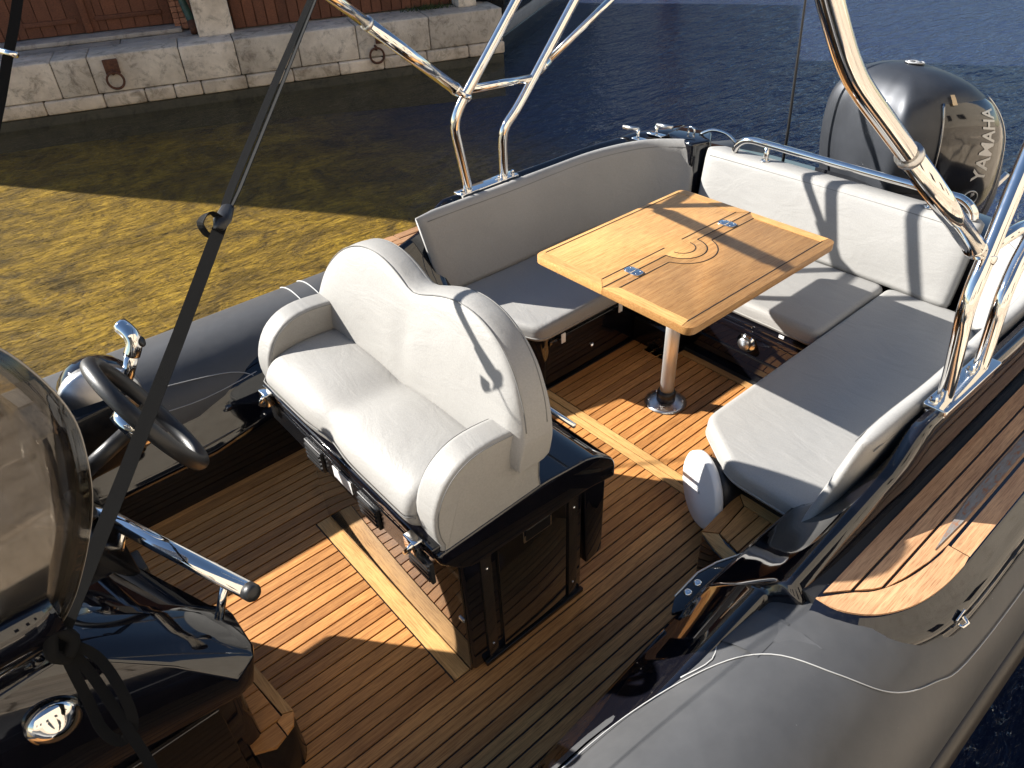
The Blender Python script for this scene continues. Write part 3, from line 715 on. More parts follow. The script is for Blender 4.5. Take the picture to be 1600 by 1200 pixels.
inlay([(1.71, 1.569), (CXT-.052, 1.569)], leafB); inlay([(CXT+.052, 1.569), (2.50, 1.569)], leafB)
inlay(arc(CXT, 1.526, .052, math.pi*.9, 0)[::-1][:1]+arc(CXT, 1.528, .052, 0, -math.pi*.96), leafB)
inlay([(1.705, 1.484), (CXT-.128, 1.484)]+arc(CXT, GY, .132, -math.pi*.89, -math.pi*.11)+[(CXT+.128, 1.484), (2.50, 1.484)], leafA)
inlay([(TX0+.002, GY), (CXT-.094, GY)]+arc(CXT, GY, .0928, -math.pi, 0)+[(CXT+.094, GY), (TX1-.002, GY)], leafA, .003)
for hx in (1.828, 2.382):
    h = link('hinge', prism(round_poly([(hx-.022, GY-.036), (hx+.022, GY-.036), (hx+.022, GY+.036), (hx-.022, GY+.036)], .018), TZ+.0015, TZ+.0045), 'steel', tb, bev=.001)
    link('pin', tube([(hx-.020, GY, TZ+.0045), (hx+.020, GY, TZ+.0045)], .0035, 8), 'steel', h, True)
    for sx in (-.012, .012):
        for sy in (-.022, .022):
            link('screw', lathe([(0, 0), (.004, 0), (.003, .0012), (0, .0016)], (hx+sx, GY+sy, TZ+.0045), (0, 0, 1), 8), 'alu', h, True)
link('support_rail', box(1.85, 2.35, 1.30, 1.36, TZ-TT-.022, TZ-TT-.001), 'table', tb, bev=.004)
link('support_rail', box(1.85, 2.35, 1.64, 1.70, TZ-TT-.022, TZ-TT-.001), 'table', tb, bev=.004)
link('top_flange', lathe([(0, 0), (.085, 0), (.085, .008), (.04, .02), (0, .02)], (2.068, 1.502, TZ-TT-.002), (0, 0, -1), 28), 'alu', tb, True)
link('post', lathe([(.0, .06), (.029, .06), (.029, .66), (0, .66)], (2.068, 1.502, 0), (0, 0, 1), 28), simple('anodised_post', (.80, .79, .77), .42, .8), tb, True)
link('collar', lathe([(0, .014), (.040, .014), (.040, .05), (.035, .066), (0, .066)], (2.068, 1.502, 0), (0, 0, 1), 28), 'blackpl', tb, True)
bf = link('base_flange', lathe([(0, .0005), (.088, .0005), (.089, .004), (.070, .010), (.045, .018), (0, .018)], (2.068, 1.502, 0), (0, 0, 1), 40), 'alu', tb, True)
for i in range(6):
    a = i*math.pi/3+.2
    link('screw', lathe([(0, 0), (.006, 0), (.005, .003), (0, .0035)], (2.068+.072*math.cos(a), 1.502+.072*math.sin(a), .0095), (0, 0, 1), 10), 'steel', bf, True)
for dx in (.0, .028):
    link('leaf_hook', tube([(1.70+dx, 1.78-dx*.4, TZ-TT), (1.70+dx, 1.78-dx*.4, TZ-TT-.018), (1.692+dx, 1.775-dx*.4, TZ-TT-.022)], .004, 8), 'white', tb, True)

# ================================================================== HELM BENCH
hs = thing('helm_bench', 'two seat helm bench with double humped grey white backrest on a black cabinet', 'bench', (.9, 1.5, 0))
W = .44
cab = link('cabinet', prism([(.662, .0), (.662, .60), (.93, .60), (1.11, .585), (1.11, .0)], YC-W+.0, YC+W, lambda a, b, c: (a, c, b)), 'gel', hs, bev=.012)
# counter behind the backrest: rounded rear top with an open skirt
prof = round_poly([(.58, .585), (.58, .618), (.93, .632), (1.12, .61), (1.205, .54), (1.205, .47), (1.1, .49), (.66, .50)], [.02, .02, .02, .06, .05, .015, .02, .05], 5)
link('counter', prism(prof, YC-.475, YC+.475, lambda a, b, c: (a, c, b)), 'gel', hs, bev=.014, seg=4)
link('rear_skirt', prism([(1.125, .115), (1.195, .13), (1.198, .50), (1.11, .50)], YC-.445, YC-.405, lambda a, b, c: (a, c, b)), 'gel', hs, bev=.006)
link('rear_skirt', prism([(1.125, .115), (1.195, .13), (1.198, .50), (1.11, .50)], YC+.405, YC+.445, lambda a, b, c: (a, c, b)), 'gel', hs, bev=.006)
link('counter_rail', tube([(1.17, 1.16, .60), (1.17, 1.84, .60)], .008, 8), 'steel', hs, True)
dr = link('door', box(.775, 1.03, YC-W-.010, YC-W+.01, .03, .475), simple('smoked_door', (.012, .009, .007), .05, 0, 1.0, 1.0), hs, bev=.003)
for xa in (.735, 1.062):
    st_ = link('frame_strip', box(xa-.018, xa+.018, YC-W-.008, YC-W+.008, .02, .485), simple('bronze_strip', (.022, .017, .014), .18, 0, .3), hs, bev=.002)
    for zz in (.08, .42):
        link('screw', lathe([(0, 0), (.005, 0), (.004, .002), (0, .003)], (xa, YC-W-.008, zz), (0, -1, 0), 8), 'steel', st_, True)
hd_ = link('handle_frame', box(.862, .968, YC-W-.016, YC-W-.008, .425, .478), 'steel', dr, bev=.003)
link('handle_recess', box(.870, .960, YC-W-.0175, YC-W-.0155, .432, .471), 'gelrough', hd_)
link('threshold', box(.70, 1.105, YC-W-.014, YC-W, .0, .018), 'gelrough', hs, bev=.002)
link('front_panel', box(.6565, .664, YC-W+.01, YC+W-.01, -.004, .50), simple('front_mirror_panel', (.010, .008, .006), .05, 0, 1.0, 1.0), hs, bev=.002)
link('foot_light', box(.652, .660, YC-W+.012, YC-W+.034, .235, .247), 'alu', hs, bev=.002)
# seat cushion
def seatrow():
    rows = []; ys_ = [1.10+.80*i/36 for i in range(37)]
    for y_ in ys_:
        t = (y_-1.10)/.80; dip = -.012*math.exp(-((t-.5)/.10)**2); b = .004*math.sin(math.pi*min(1, max(0, (t*2) % 1)))
        ed = min(1, min(t, 1-t)/.03); fr = .560+(.014*math.exp(-((t-.5)/.10)**2))+.020*(1-ed)
        zt_ = .775+dip+b-.02*(1-ed)
        prof = [(.875, zt_-.012), (.80, zt_), (.72, zt_+.004), (.65, zt_-.002), (fr+.045, zt_-.016), (fr+.018, zt_-.034), (fr+.004, zt_-.062), (fr, .70), (fr+.004, .665), (fr+.018, .645), (fr+.05, .635), (.80, .635), (.875, .64)]
        rows.append([(a, y_, b_) for a, b_ in prof])
    return rows
rows = seatrow()
sc_ = link('seat_cushion', grid(rows, cv=True, caps=True), 'vinyl', hs, sub=1)
seamtube('stitched_seam', [Vector(rw[7])+Vector((-.003, 0, -.004)) for rw in rows], sc_, rad=.0022)
# backrest: two humps
def ztop(y_):
    d = math.sqrt((y_-YC)**2+.004)-.0045; R = .292
    v = R*R-(d-.21)**2
    z = .778+math.sqrt(max(v, 0))
    k = .018      # soften the valley
    return z
cols = []
ND = 56
for i in range(ND+1):
    th = math.pi*i/ND; cols.append(YC-.499*math.cos(th))
VB = .745
rows = []
for y_ in cols:
    d = abs(y_-YC); zt_ = ztop(y_); H_ = zt_-VB; vg = math.exp(-(d/.04)**2); ed = min(1, (.502-d)/.05); ed = max(0, ed)**.5
    def fx(v):
        b = .030*(math.sin(math.pi*min(1, v*.9+.05))**.7)*ed*(1-.55*vg)+.010*vg
        if d > .44: b *= 1
        return .826+.095*v*(H_/.35)-b
    fr = [(fx(v), VB+H_*v) for v in (0, .06, .15, .3, .45, .6, .72, .82, .90, .955)]
    e = .9
    top = [(fx(.985)+.006, VB+H_*.99), (fx(1)+.022, VB+H_*1.0), (fx(1)+.046, VB+H_*.998+.001), (fx(1)+.070, VB+H_*.988), (fx(1)+.084, VB+H_*.960)]
    bk = [(fx(v)+.118*(1 if v > .2 else .98)+.0, VB+H_*v) for v in (.85, .6, .3, 0)]
    # keep the back plane flat
    bk = [(.920+.078*v*(H_/.35), z) for (x_, z), v in zip(bk, (.85, .6, .3, 0))]
    rows.append([(a, y_, b) for a, b in fr+top+bk])
br = link('backrest', grid(rows, cv=True, caps=True), 'vinyl', hs, sub=1)
seamtube('stitched_seam', [Vector(rw[10])+Vector((-.002, 0, .0)) for rw in rows[3:-3]], br, rad=.0014)
seamtube('stitched_seam', [Vector(rw[13])+Vector((.0, 0, -.001)) for rw in rows[3:-3]], br, rad=.0014)
# armrests
def arm(y0, y1, lab):
    P = [(.620, .602), (.895, .602), (.918, .66), (.918, .795), (.900, .842), (.83, .858), (.745, .865), (.68, .853), (.626, .815), (.593, .755), (.585, .69), (.597, .633)]
    P = [(p.x, p.y) for p in cr([(a, b, 0) for a, b in P], 3, True)]
    me = prism(P, y0, y1, lambda a, b, c: (a, c, b))
    bm = bmesh.new(); bm.from_mesh(me); ed = [e for e in bm.edges if abs(e.verts[0].co.y-e.verts[1].co.y) < 1e-6]
    bmesh.ops.bevel(bm, geom=ed, offset=.016, segments=4, profile=.6, affect='EDGES'); bm.to_mesh(me); bm.free()
    o = link('armrest', me, 'vinyl', hs, True); o['label'] = lab
    c = Vector((.75, 0, .75))
    for yy in (y0-.0005, y1+.0005):
        seamtube('stitched_seam', [Vector((a+(c.x-a)*.055, yy, b+(c.z-b)*.055)) for a, b in P], o, True, .0013)
arm(YC-.47, YC-.385, 'rounded grey white armrest nearest the camera')
arm(YC+.385, YC+.47, 'rounded grey white armrest on the water side')
link('seat_frame', box(.572, .90, YC-.46, YC+.46, .598, .634), 'gel', hs, bev=.006)
for yy, mm in ((1.10, 'a'), (1.90, 'b')):
    l = link('latch', box(.545, .572, yy-.025, yy+.025, .600, .645), 'steel', hs, bev=.004)
    link('latch_hook', tube([(.545, yy-.016, .640), (.534, yy-.006, .620), (.535, yy+.008, .600), (.548, yy+.016, .585)], .006, 8), 'steel', l, True)
for yy in (1.09, 1.33, 1.63):
    v = link('vent', box(.560, .572, yy-.05, yy+.05, .515, .592), 'blackpl', hs, bev=.003)
    for k in range(4): link('slat', box(.555, .561, yy-.044, yy+.044, .525+k*.016, .532+k*.016), 'blackpl', v)
link('white_label', box(.5645, .5665, 1.42, 1.52, .545, .588), 'white', hs)
link('hanging_panel', box(.5675, .573, YC-.44, YC+.42, .525, .598), 'gelrough', hs)

# ================================================================== STEEL ARCH
ar = thing('steel_arch', 'polished stainless steel tube arch with struts standing on both coamings', 'arch', (2.0, 1.5, .7))
TR = .0205
def both(fn):
    for s in (1, -1): fn(s)
def armtubes(s):
    m_ = lambda pts: [mir(p, s) for p in pts]
    A = cr([(1.878, .452, .70), (1.862, .455, .80), (1.838, .461, .92), (1.822, .467, 1.01), (1.838, .473, 1.075), (1.885, .483, 1.145)], 5)
    top = [Vector((1.885, .484, 1.145))+Vector((.60, .13, .783))*t for t in (.15, .4, .9, 1.25)]
    link('leg', tube(m_(A+top), TR, 16), 'steel', ar, True)
    B = cr([(2.09, .448, .70), (2.086, .452, .80), (2.084, .459, .90), (2.10, .466, .955), (2.15, .476, 1.01), (2.20, .480, 1.065)], 5)
    topb = [Vector((2.20, .480, 1.065))+Vector((.60, .10, .783))*t for t in (.1, .4, .9, 1.3)]
    link('leg', tube(m_(B+topb), TR, 16), 'steel', ar, True)
    link('cross_tube', tube(m_([(1.895, .484, 1.155), (2.255, .484, 1.13)]), .0165, 14), 'steel', ar, True)
    J = Vector((1.870, .490, 1.135)); d = Vector((-.78, .105, .617))
    # strut: thick lower sleeve, thinner upper tube, then bend
    link('strut_sleeve', tube(m_([J+d*.045, J+d*.57]), .0235, 18), 'steel', ar, True)
    bend = cr([J+d*.56, J+d*.70, J+d*.82, J+d*.88+Vector((0, 0, .008)), J+d*.94+Vector((0, 0, .028)), J+d*1.02+Vector((0, 0, .065)), J+d*1.15+Vector((0, 0, .135)), J+d*1.4+Vector((0, 0, .27))], 5)
    link('strut', tube(m_(bend if s == 1 else [J+d*.56, J+d*.75, J+d*1.2]), .0195, 18), 'steel', ar, True)
    for q in (.56, .06):
        link('clamp_ring', tube(m_([J+d*q, J+d*(q+.014)]), .0255, 18), 'steel' if q < .1 else 'alu', ar, True)
    link('pivot', tube(m_([J+d*.05, J, J+Vector((.012, 0, -.02))]), .013, 10), 'steel', ar, True)
    link('pivot_bolt', tube(m_([J+Vector((0, -.032, 0)), J+Vector((0, .032, 0))]), .011, 12), 'steel', ar, True)
    # aft stay, running up and aft from the rear leg
    K = Vector((2.29, .486, 1.16)); dk = Vector((.80, .05, .42))
    link('aft_stay', tube(m_([K+dk*.03, K+dk*.8]), .0155, 14), 'steel', ar, True)
    link('pivot', tube(m_([K-dk*.02, K+dk*.06]), .022, 14), 'steel', ar, True)
    # foot plate with bolts
    pl = link('foot_plate', prism(round_poly([mir(p, s)[:2] for p in ((1.815, .418, 0), (2.155, .414, 0), (2.155, .480, 0), (1.815, .484, 0))], .01), .705, .722), 'steel', ar, bev=.003)
    link('under_plate', prism(round_poly([mir(p, s)[:2] for p in ((1.822, .424, 0), (2.148, .42, 0), (2.148, .474, 0), (1.822, .478, 0))], .01), .66, .700), 'steel', ar, bev=.003)
    for q in ((1.835, .466), (2.045, .458), (2.135, .455)):
        p_ = mir((q[0], q[1], .722), s)
        b_ = link('bolt', lathe([(0, 0), (.013, 0), (.013, .004), (0, .004)], p_, (0, 0, 1), 16), 'steel', pl, True)
        link('bolt_head', lathe([(0, .004), (.010, .004), (.010, .014), (.007, .018), (0, .018)], p_, (0, 0, 1), 6), 'steel', pl)
both(armtubes)
link('brace', tube([mir(p, 1) for p in cr([(1.86, .462, .66), (1.80, .455, .655), (1.70, .452, .628)], 4)], .014, 12), 'steel', ar, True)
link('top_tube', tube([(2.63, .652, 2.12), (2.63, 2.348, 2.12)], TR, 14), 'steel', ar, True)

# stern rail behind the aft backrest
srl = thing('stern_grab_rail', 'low polished steel grab rail along the top of the aft backrest', 'rail', (3.12, 1.45, .7))
link('rail', tube(cr([(3.10, 2.005, .705), (3.10, 1.985, .745), (3.10, 1.93, .775), (3.10, 1.80, .777), (3.10, 1.4, .772), (3.10, 1.02, .770), (3.10, .945, .765), (3.10, .90, .735), (3.10, .885, .70)], 5), .0165, 14), 'steel', srl, True)
for yy in (1.83, 1.06):
    link('post', tube([(3.10, yy, .69), (3.10, yy, .77)], .0125, 12), 'steel', srl, True)
    link('post_flange', lathe([(0, 0), (.022, 0), (.020, .005), (0, .006)], (3.10, yy, .7005), (0, 0, 1), 18), 'steel', srl, True)
# folding cleat / horn brackets on the starboard quarter
def cleat(x, y, z, flip, lab):
    t = thing('mooring_cleat', lab, 'cleat', (x, y, z), 'steel cleats on the starboard quarter')
    link('stem', tube([(x, y, z), (x, y, z+.05)], .009, 10), 'steel', t, True)
    link('horn', tube([(x, y, z+.05), (x-.02*flip, y+.085*flip, z+.05)], .0105, 10), 'alu', t, True)
    link('base', box(x-.02, x+.02, y-.05, y+.05, z-.004, z+.006), 'steel', t, bev=.003)
cleat(2.93, 2.475, .70, 1, 'short steel cleat horn pointing left above the starboard backrest corner')
cleat(3.02, 2.43, .71, -1, 'short steel cleat horn pointing right above the starboard backrest corner')
nl = thing('corner_cap', 'dark moulded corner cap with a small steel ring between the backrests', 'cap', (3.12, 2.28, .66))
link('cap', prism(round_poly([(3.02, 2.20), (3.12, 2.16), (3.24, 2.24), (3.20, 2.42), (3.06, 2.40)], .03), .30, .715), 'gel', nl, bev=.015)
link('ring', tube([(3.14+.0, 2.30+.02*math.cos(a), .728+.02*math.sin(a)) for a in [2*math.pi*i/14 for i in range(14)]], .005, 8, True), 'steel', nl, True)
link('handle', tube(cr([(3.16, 2.26, .715), (3.18, 2.20, .745), (3.20, 2.12, .735), (3.21, 2.06, .69)], 4), .008, 8), 'steel', nl, True)
an = thing('whip_antenna', 'thin black whip rod standing upright at the stern beside the motor', 'antenna', (3.42, 1.91, .45))
link('rod', tube([(3.40, 1.905, .40), (3.40, 1.912, .75), (3.40, 1.945, 1.35), (3.40, 1.96, 1.75)], .007, 8, rads=[.009, .0075, .0055, .004]), 'blackpl', an, True)
link('rod_base', lathe([(0, 0), (.03, 0), (.025, .05), (.012, .08), (0, .08)], (3.40, 1.905, .36), (0, 0, 1), 14), 'blackpl', an, True)

# ================================================================== OUTBOARD MOTOR
mo = thing('outboard_motor', 'large dark grey outboard motor with silver lettering behind the aft backrest', 'outboard motor', (3.8, 1.5, .4))
mm, mt, mp_ = mat('motor_paint'); mp_.inputs['Base Color'].default_value = (.030, .034, .042, 1); mp_.inputs['Metallic'].default_value = .45; mp_.inputs['Roughness'].default_value = .46; mp_.inputs['Coat Weight'].default_value = .06
cc = coords(mt); nn_ = noise(mt, cc, 6, 5, .6); rr_ = ramp(mt, [(.3, (.034, .038, .046)), (.7, (.052, .057, .068))]); mt.links.new(nn_.outputs[0], rr_.inputs[0])
vo = N(mt, 'ShaderNodeTexVoronoi'); vo.inputs['Scale'].default_value = 34; mt.links.new(cc.outputs[0], vo.inputs['Vector']); sp = ramp(mt, [(0, (.6, .6, .6)), (.06, (0, 0, 0))]); mt.links.new(vo.outputs['Distance'], sp.inputs[0])
mt.links.new(mixc(mt, sp.outputs[0], rr_.outputs[0], (.25, .25, .25)), mp_.inputs['Base Color'])
LV = [  # t: front x,z  rear x,z  half width  squareness
 (3.50, .36, 4.24, .30, .260, 4.0), (3.46, .50, 4.22, .45, .295, 4.4), (3.43, .66, 4.17, .62, .312, 4.6), (3.425, .82, 4.10, .78, .316, 4.6),
 (3.44, .945, 4.00, .905, .300, 4.2), (3.49, 1.03, 3.89, 1.0, .245, 3.4), (3.55, 1.072, 3.78, 1.055, .150, 2.6), (3.61, 1.086, 3.69, 1.078, .055, 2.0)]
MR = Matrix.Rotation(math.radians(-23), 3, 'Z'); MP = Vector((3.58, 1.535, 0)); MP0 = Vector((3.58, 1.5, 0))
def cowl(t, a, off=0):
    """t 0..7 level, a angle: 0 = rear, pi/2 = starboard(+y), pi = front, -pi/2 = port"""
    def at(t, a):
        t = max(0, min(6.999, t)); i = int(t); fr = t-i
        g0 = [LV[max(i-1, 0)], LV[i], LV[i+1], LV[min(i+2, 7)]]
        v = [0.5*((2*b)+(-a_+c)*fr+(2*a_-5*b+4*c-d)*fr*fr+(-a_+3*b-3*c+d)*fr**3) for a_, b, c, d in zip(*g0)]
        xf, zf, xr, zr, w, e = v
        ca, sa = math.cos(a), math.sin(a)
        k = (abs(ca)**e+abs(sa)**e)**(-1/e)
        u_ = ca*k; s_ = sa*k
        narrow = 1-.10*max(0, u_)                       # narrower at the rear
        rid = 1
        x = (xf+xr)/2+(xr-xf)/2*u_; z = (zf+zr)/2+(zr-zf)/2*u_
        q = abs(a)
        dent = .012*math.exp(-((q-2.45)/.10)**2)-.010*math.exp(-((q-2.72)/.14)**2)   # ridges on the front corners
        dent *= max(0, min(1, t/1.0))*max(0, min(1, (6.2-t)/1.5))
        x += dent*ca; return MP+MR @ (Vector((x, YC+w*s_*narrow+dent*sa, z))-MP0)
    p = at(t, a)
    if off:
        du = at(t+.05, a)-at(t-.05, a); dv = at(t, a+.03)-at(t, a-.03); n_ = du.cross(dv).normalized()
        c = MP+Vector((.2, -.06, .6))
        if n_.dot(p-c) < 0: n_ = -n_
        p = p+n_*off
    return p
rows = [[cowl(i*7/42, 2*math.pi*j/120-math.pi) for j in range(120)] for i in range(43)]
cw = link('cowling', grid(rows, cv=True, caps=True), mm, mo, True)
blk = simple('motor_black_gloss', (.010, .010, .012), .10, 0, .5)
# port + starboard rear side panels in gloss black
for sgn in (-1, 1):
    a0, a1 = 1.02, 2.02
    rows = []
    for i in range(15):
        t = .25+4.25*i/14; row = []
        for j in range(13):
            q = j/12; lo_ = a0-.30*(i/14); hi_ = a1-.10*(i/14)
            row.append(cowl(t, sgn*(lo_+(hi_-lo_)*q), .007 if (0 < j < 12 and 0 < i < 14) else .0))
        rows.append(row)
    sp_ = link('side_panel', grid(rows), blk, mo, True)
    link('panel_trim', tube([cowl(.25+4.25*i/24, sgn*(a1-.10*(i/24)+.03), .003) for i in range(25)], .006, 8), simple('dark_chrome', (.25, .26, .28), .15, 1), sp_, True)
    link('panel_edge', tube([cowl(.25+4.25*i/24, sgn*(a0-.30*(i/24)+.05), .008) for i in range(25)], .0028, 8), 'alu', sp_, True)
silver = simple('silver_decal', (.46, .47, .48), .35, .3)
# lettering wrapped on the port panel
cu = bpy.data.curves.new('txt', 'FONT'); cu.body = 'YAMAHA'; cu.shear = .25; cu.size = 1.0; cu.offset = .018; cu.space_character = 1.02
to = bpy.data.objects.new('lettering_source', cu); C.objects.link(to)
bpy.context.view_layer.update()
tm = bpy.data.meshes.new_from_object(to.evaluated_get(bpy.context.evaluated_depsgraph_get()))
bpy.data.objects.remove(to)
wx = max(v.co.x for v in tm.vertices)
bm = bmesh.new(); bm.from_mesh(tm); bmesh.ops.triangulate(bm, faces=bm.faces)
bmesh.ops.subdivide_edges(bm, edges=[e for e in bm.edges if e.calc_length() > .12], cuts=2)
for v in bm.verts:
    t = 1.75+2.35*(v.co.x/wx); a = -(1.25+.22*(v.co.y/.72)-.085*(t-1.25))
    v.co = cowl(t, a, .0095)
bm.to_mesh(tm); bm.free()
link('lettering', tm, silver, mo)
# round tuning fork style emblem on the side and on the top
def emblem(fn, R, name):
    ringp = [fn(R*math.cos(q), R*math.sin(q)) for q in [2*math.pi*i/28 for i in range(28)]]
    o = link(name, tube(ringp, R*.085, 8, True), silver, mo, True)
    for k in range(3):
        a = math.pi/2+k*2*math.pi/3
        link('emblem_fork', tube([fn(R*.15*math.cos(a), R*.15*math.sin(a)), fn(R*.9*math.cos(a), R*.9*math.sin(a))], R*.07, 6), silver, o, True)
        for d in (-.35, .35):
            link('emblem_fork', tube([fn(R*.35*math.cos(a+d), R*.35*math.sin(a+d)), fn(R*.75*math.cos(a+d*.8), R*.75*math.sin(a+d*.8))], R*.05, 6), silver, o, True)
emblem(lambda u_, v_: cowl(1.28+u_*6.0, -(1.36+v_*3.2), .0095), .038, 'side_emblem')
emblem(lambda u_, v_: Vector((3.66+u_, YC+v_, 1.087-.10*u_)), .038, 'top_emblem')
link('emblem_disc', lathe([(0, 0), (.044, 0), (.044, .003), (0, .004)], (3.66, YC, 1.082), (.10, 0, 1), 28), blk, mo, True)
# rope loop/sticker on the rear top corner of the side panel
link('rear_tag', grid([[cowl(4.40+.14*i, -(1.80-.10*j), .010) for j in range(2)] for i in range(4)]), simple('tan_sticker', (.55, .42, .26), .4, .2), mo, True)
# mid section, bracket, lower leg
link('mid_section', prism(round_poly([(3.55, YC-.12), (4.08, YC-.10), (4.08, YC+.10), (3.55, YC+.12)], .05), -.5, .40), blk, mo, bev=.02)
link('clamp_bracket', box(3.44, 3.62, YC-.17, YC+.17, -.15, .42), blk, mo, bev=.02)
link('lower_cowl', prism(round_poly([(3.50, YC-.23), (4.16, YC-.21), (4.16, YC+.21), (3.50, YC+.23)], .10), .20, .36), blk, mo, bev=.03)
link('hydraulic_hose', tube(cr([(4.05, 1.27, .45), (4.25, 1.18, .47), (4.45, 1.05, .50), (4.7, .95, .50)], 5), .010, 8), 'blackpl', mo, True)
link('steering_arm', tube([(4.14, 1.22, .30), (4.18, 1.12, .52)], .016, 10), 'alu', mo, True)

# ================================================================== CONSOLE
co = thing('helm_console', 'glossy black helm console with tinted windscreen and steel grab rails', 'console', (-.2, 1.5, 0))
E_ = [(-.06, 2.02, .64), (-.04, 1.67, .625), (.117, 1.285, .60), (.140, 1.265, .592), (.146, 1.24, .588), (.146, 1.14, .575), (.135, 1.115, .570), (.085, 1.095, .555), (-.2, 1.160, .53), (-.9, 1.17, .50)]
U1 = [(-.10, 2.02, .69), (-.085, 1.67, .68), (.045, 1.30, .655), (.055, 1.285, .652), (.058, 1.265, .650), (.055, 1.21, .645), (.045, 1.185, .645), (.0, 1.145, .645), (-.25, 1.165, .645), (-.9, 1.17, .64)]
U2 = [(-.16, 2.02, .79), (-.15, 1.67, .79), (-.13, 1.36, .785), (-.13, 1.32, .785), (-.13, 1.28, .785), (-.135, 1.235, .785), (-.14, 1.215, .783), (-.16, 1.20, .783), (-.3, 1.18, .785), (-.9, 1.18, .79)]
U3 = [(-.30, 2.02, .82), (-.30, 1.67, .82), (-.28, 1.40, .82), (-.28, 1.36, .82), (-.28, 1.32, .82), (-.28, 1.28, .82), (-.28, 1.26, .82), (-.29, 1.25, .82), (-.4, 1.24, .82), (-.9, 1.24, .82)]
B1 = [(-.06, 2.02, .50), (-.04, 1.67, .49), (.10, 1.285, .47), (.12, 1.265, .465), (.125, 1.24, .465), (.125, 1.16, .46), (.115, 1.14, .455), (.075, 1.13, .455), (-.2, 1.170, .45), (-.9, 1.18, .44)]
B2 = [(-.06, 2.02, .42), (-.05, 1.67, .42), (.085, 1.29, .42), (.088, 1.27, .42), (.09, 1.25, .42), (.09, 1.205, .42), (.08, 1.195, .42), (.06, 1.19, .42), (-.2, 1.19, .42), (-.9, 1.19, .42)]
B3 = [(a, b, -.01) for a, b, c in B2]
link('console_shell', grid([B3, B2, B1, E_, U1, U2, U3]), 'gel', co, bev=.006, seg=3)
link('console_top', mesh([(-.9, 1.22, .815), (-.25, 1.24, .815), (-.27, 1.4, .815), (-.28, 2.1, .815), (-.9, 2.1, .815)], [(0, 1, 2, 3, 4)]), 'gel', co)
# port side lower door frame
link('side_hatch', box(-.85, .03, 1.172, 1.186, .06, .40), simple('warm_side_panel', (.015, .010, .008), .07, 0, .4), co, bev=.005)
# dash in front of the wheel
dash = link('dash', prism(round_poly([(-.34, .40), (-.02, .40), (.03, .62), (-.06, .86), (-.14, .93), (-.34, .90)], .02), 1.46, 2.12, lambda a, b, c: (a, c, b)), 'gelrough', co, bev=.012)
link('gauge', lathe([(0, 0), (.045, 0), (.045, .012), (.038, .016), (0, .012)], (-.02, 1.60, .78), (.93, 0, .36), 24), 'blackpl', dash, True)
link('switch_panel', box(-.005, .045, 1.50, 1.58, .50, .60), 'blackpl', dash, bev=.006)
# wheel
WC = Vector((.20, 1.66, .90)); tl = .42
e1 = Vector((0, 1, 0)); e2 = Vector((-math.sin(tl), 0, math.cos(tl))); wn = e1.cross(e2).normalized()
if wn.x < 0: wn = -wn
sw = link('steering_wheel', tube([WC+e1*.170*math.cos(q)+e2*.170*math.sin(q) for q in [2*math.pi*i/56 for i in range(56)]], .0195, 16, True), 'blackpl', co, True)
link('hub', lathe([(0, -.06), (.055, -.06), (.058, -.035), (.048, -.022), (.0, -.016)], WC, wn, 24), 'steel', sw, True)
for q in (math.pi/2, math.pi*7/6, -math.pi/6):
    dd = e1*math.cos(q)+e2*math.sin(q)
    link('spoke', ribbon([WC-wn*.035+dd*.02, WC-wn*.03+dd*.08, WC-wn*.008+dd*.165], .044, .006, dd.cross(wn)), 'steel', sw, bev=.002)
link('column', tube([WC-wn*.045, WC-wn*.20], .020, 16), 'blackpl', sw, True)
# throttle binnacle + lever
tq = Vector((.155, 2.02, .80))
bn = link('throttle_binnacle', lathe([(0, -.055), (.085, -.055), (.10, -.02), (.10, .02), (.085, .055), (0, .055)], tq, (.15, 1, .1), 28), 'gel', co, True)
link('binnacle_band', lathe([(0, -.02), (.103, -.02), (.104, .0), (.103, .02), (0, .02)], tq+Vector((-.006, -.04, -.004)), (.15, 1, .1), 36), 'alu', bn, True)
link('binnacle_base', prism(round_poly([(-.12, 1.90), (.20, 1.93), (.20, 2.10), (-.12, 2.10)], .03), .60, .80), 'gelrough', co, bev=.01)
L0 = Vector((.205, 1.965, .80))
lev = link('throttle_lever', tube([L0, L0+Vector((.03, -.015, .06)), L0+Vector((.055, -.028, .115))], .016, 14, rads=[.021, .0165, .018]), 'steel', co, True)
link('grip', tube(cr([L0+Vector((.052, -.027, .11)), L0+Vector((.068, -.028, .14)), L0+Vector((.070, -.015, .165)), L0+Vector((.060, .015, .182))], 4), .0215, 14), 'steel', lev, True)
link('grip_button', lathe([(0, 0), (.016, 0), (.014, .004), (0, .005)], L0+Vector((.086, -.036, .142)), (.8, -.5, .2), 16), 'blackpl', lev, True)
# grab rail along the aft edge
RA = Vector((.022, 1.60, .715)); RB = Vector((.178, 1.145, .735))
rl = link('grab_rail', tube([RA+(RA-RB)*.25, RA, RB], .0195, 18), 'steel', co, True)
link('end_cap', lathe([(0, 0), (.0198, 0), (.0198, .018), (.016, .024), (0, .024)], RB, RB-RA, 16), 'blackpl', rl, True)
for k in (.12, .86):
    p_ = RA+(RB-RA)*k
    link('rail_post', tube([p_, p_+Vector((-.045, -.012, -.085))], .010, 12), 'steel', rl, True)
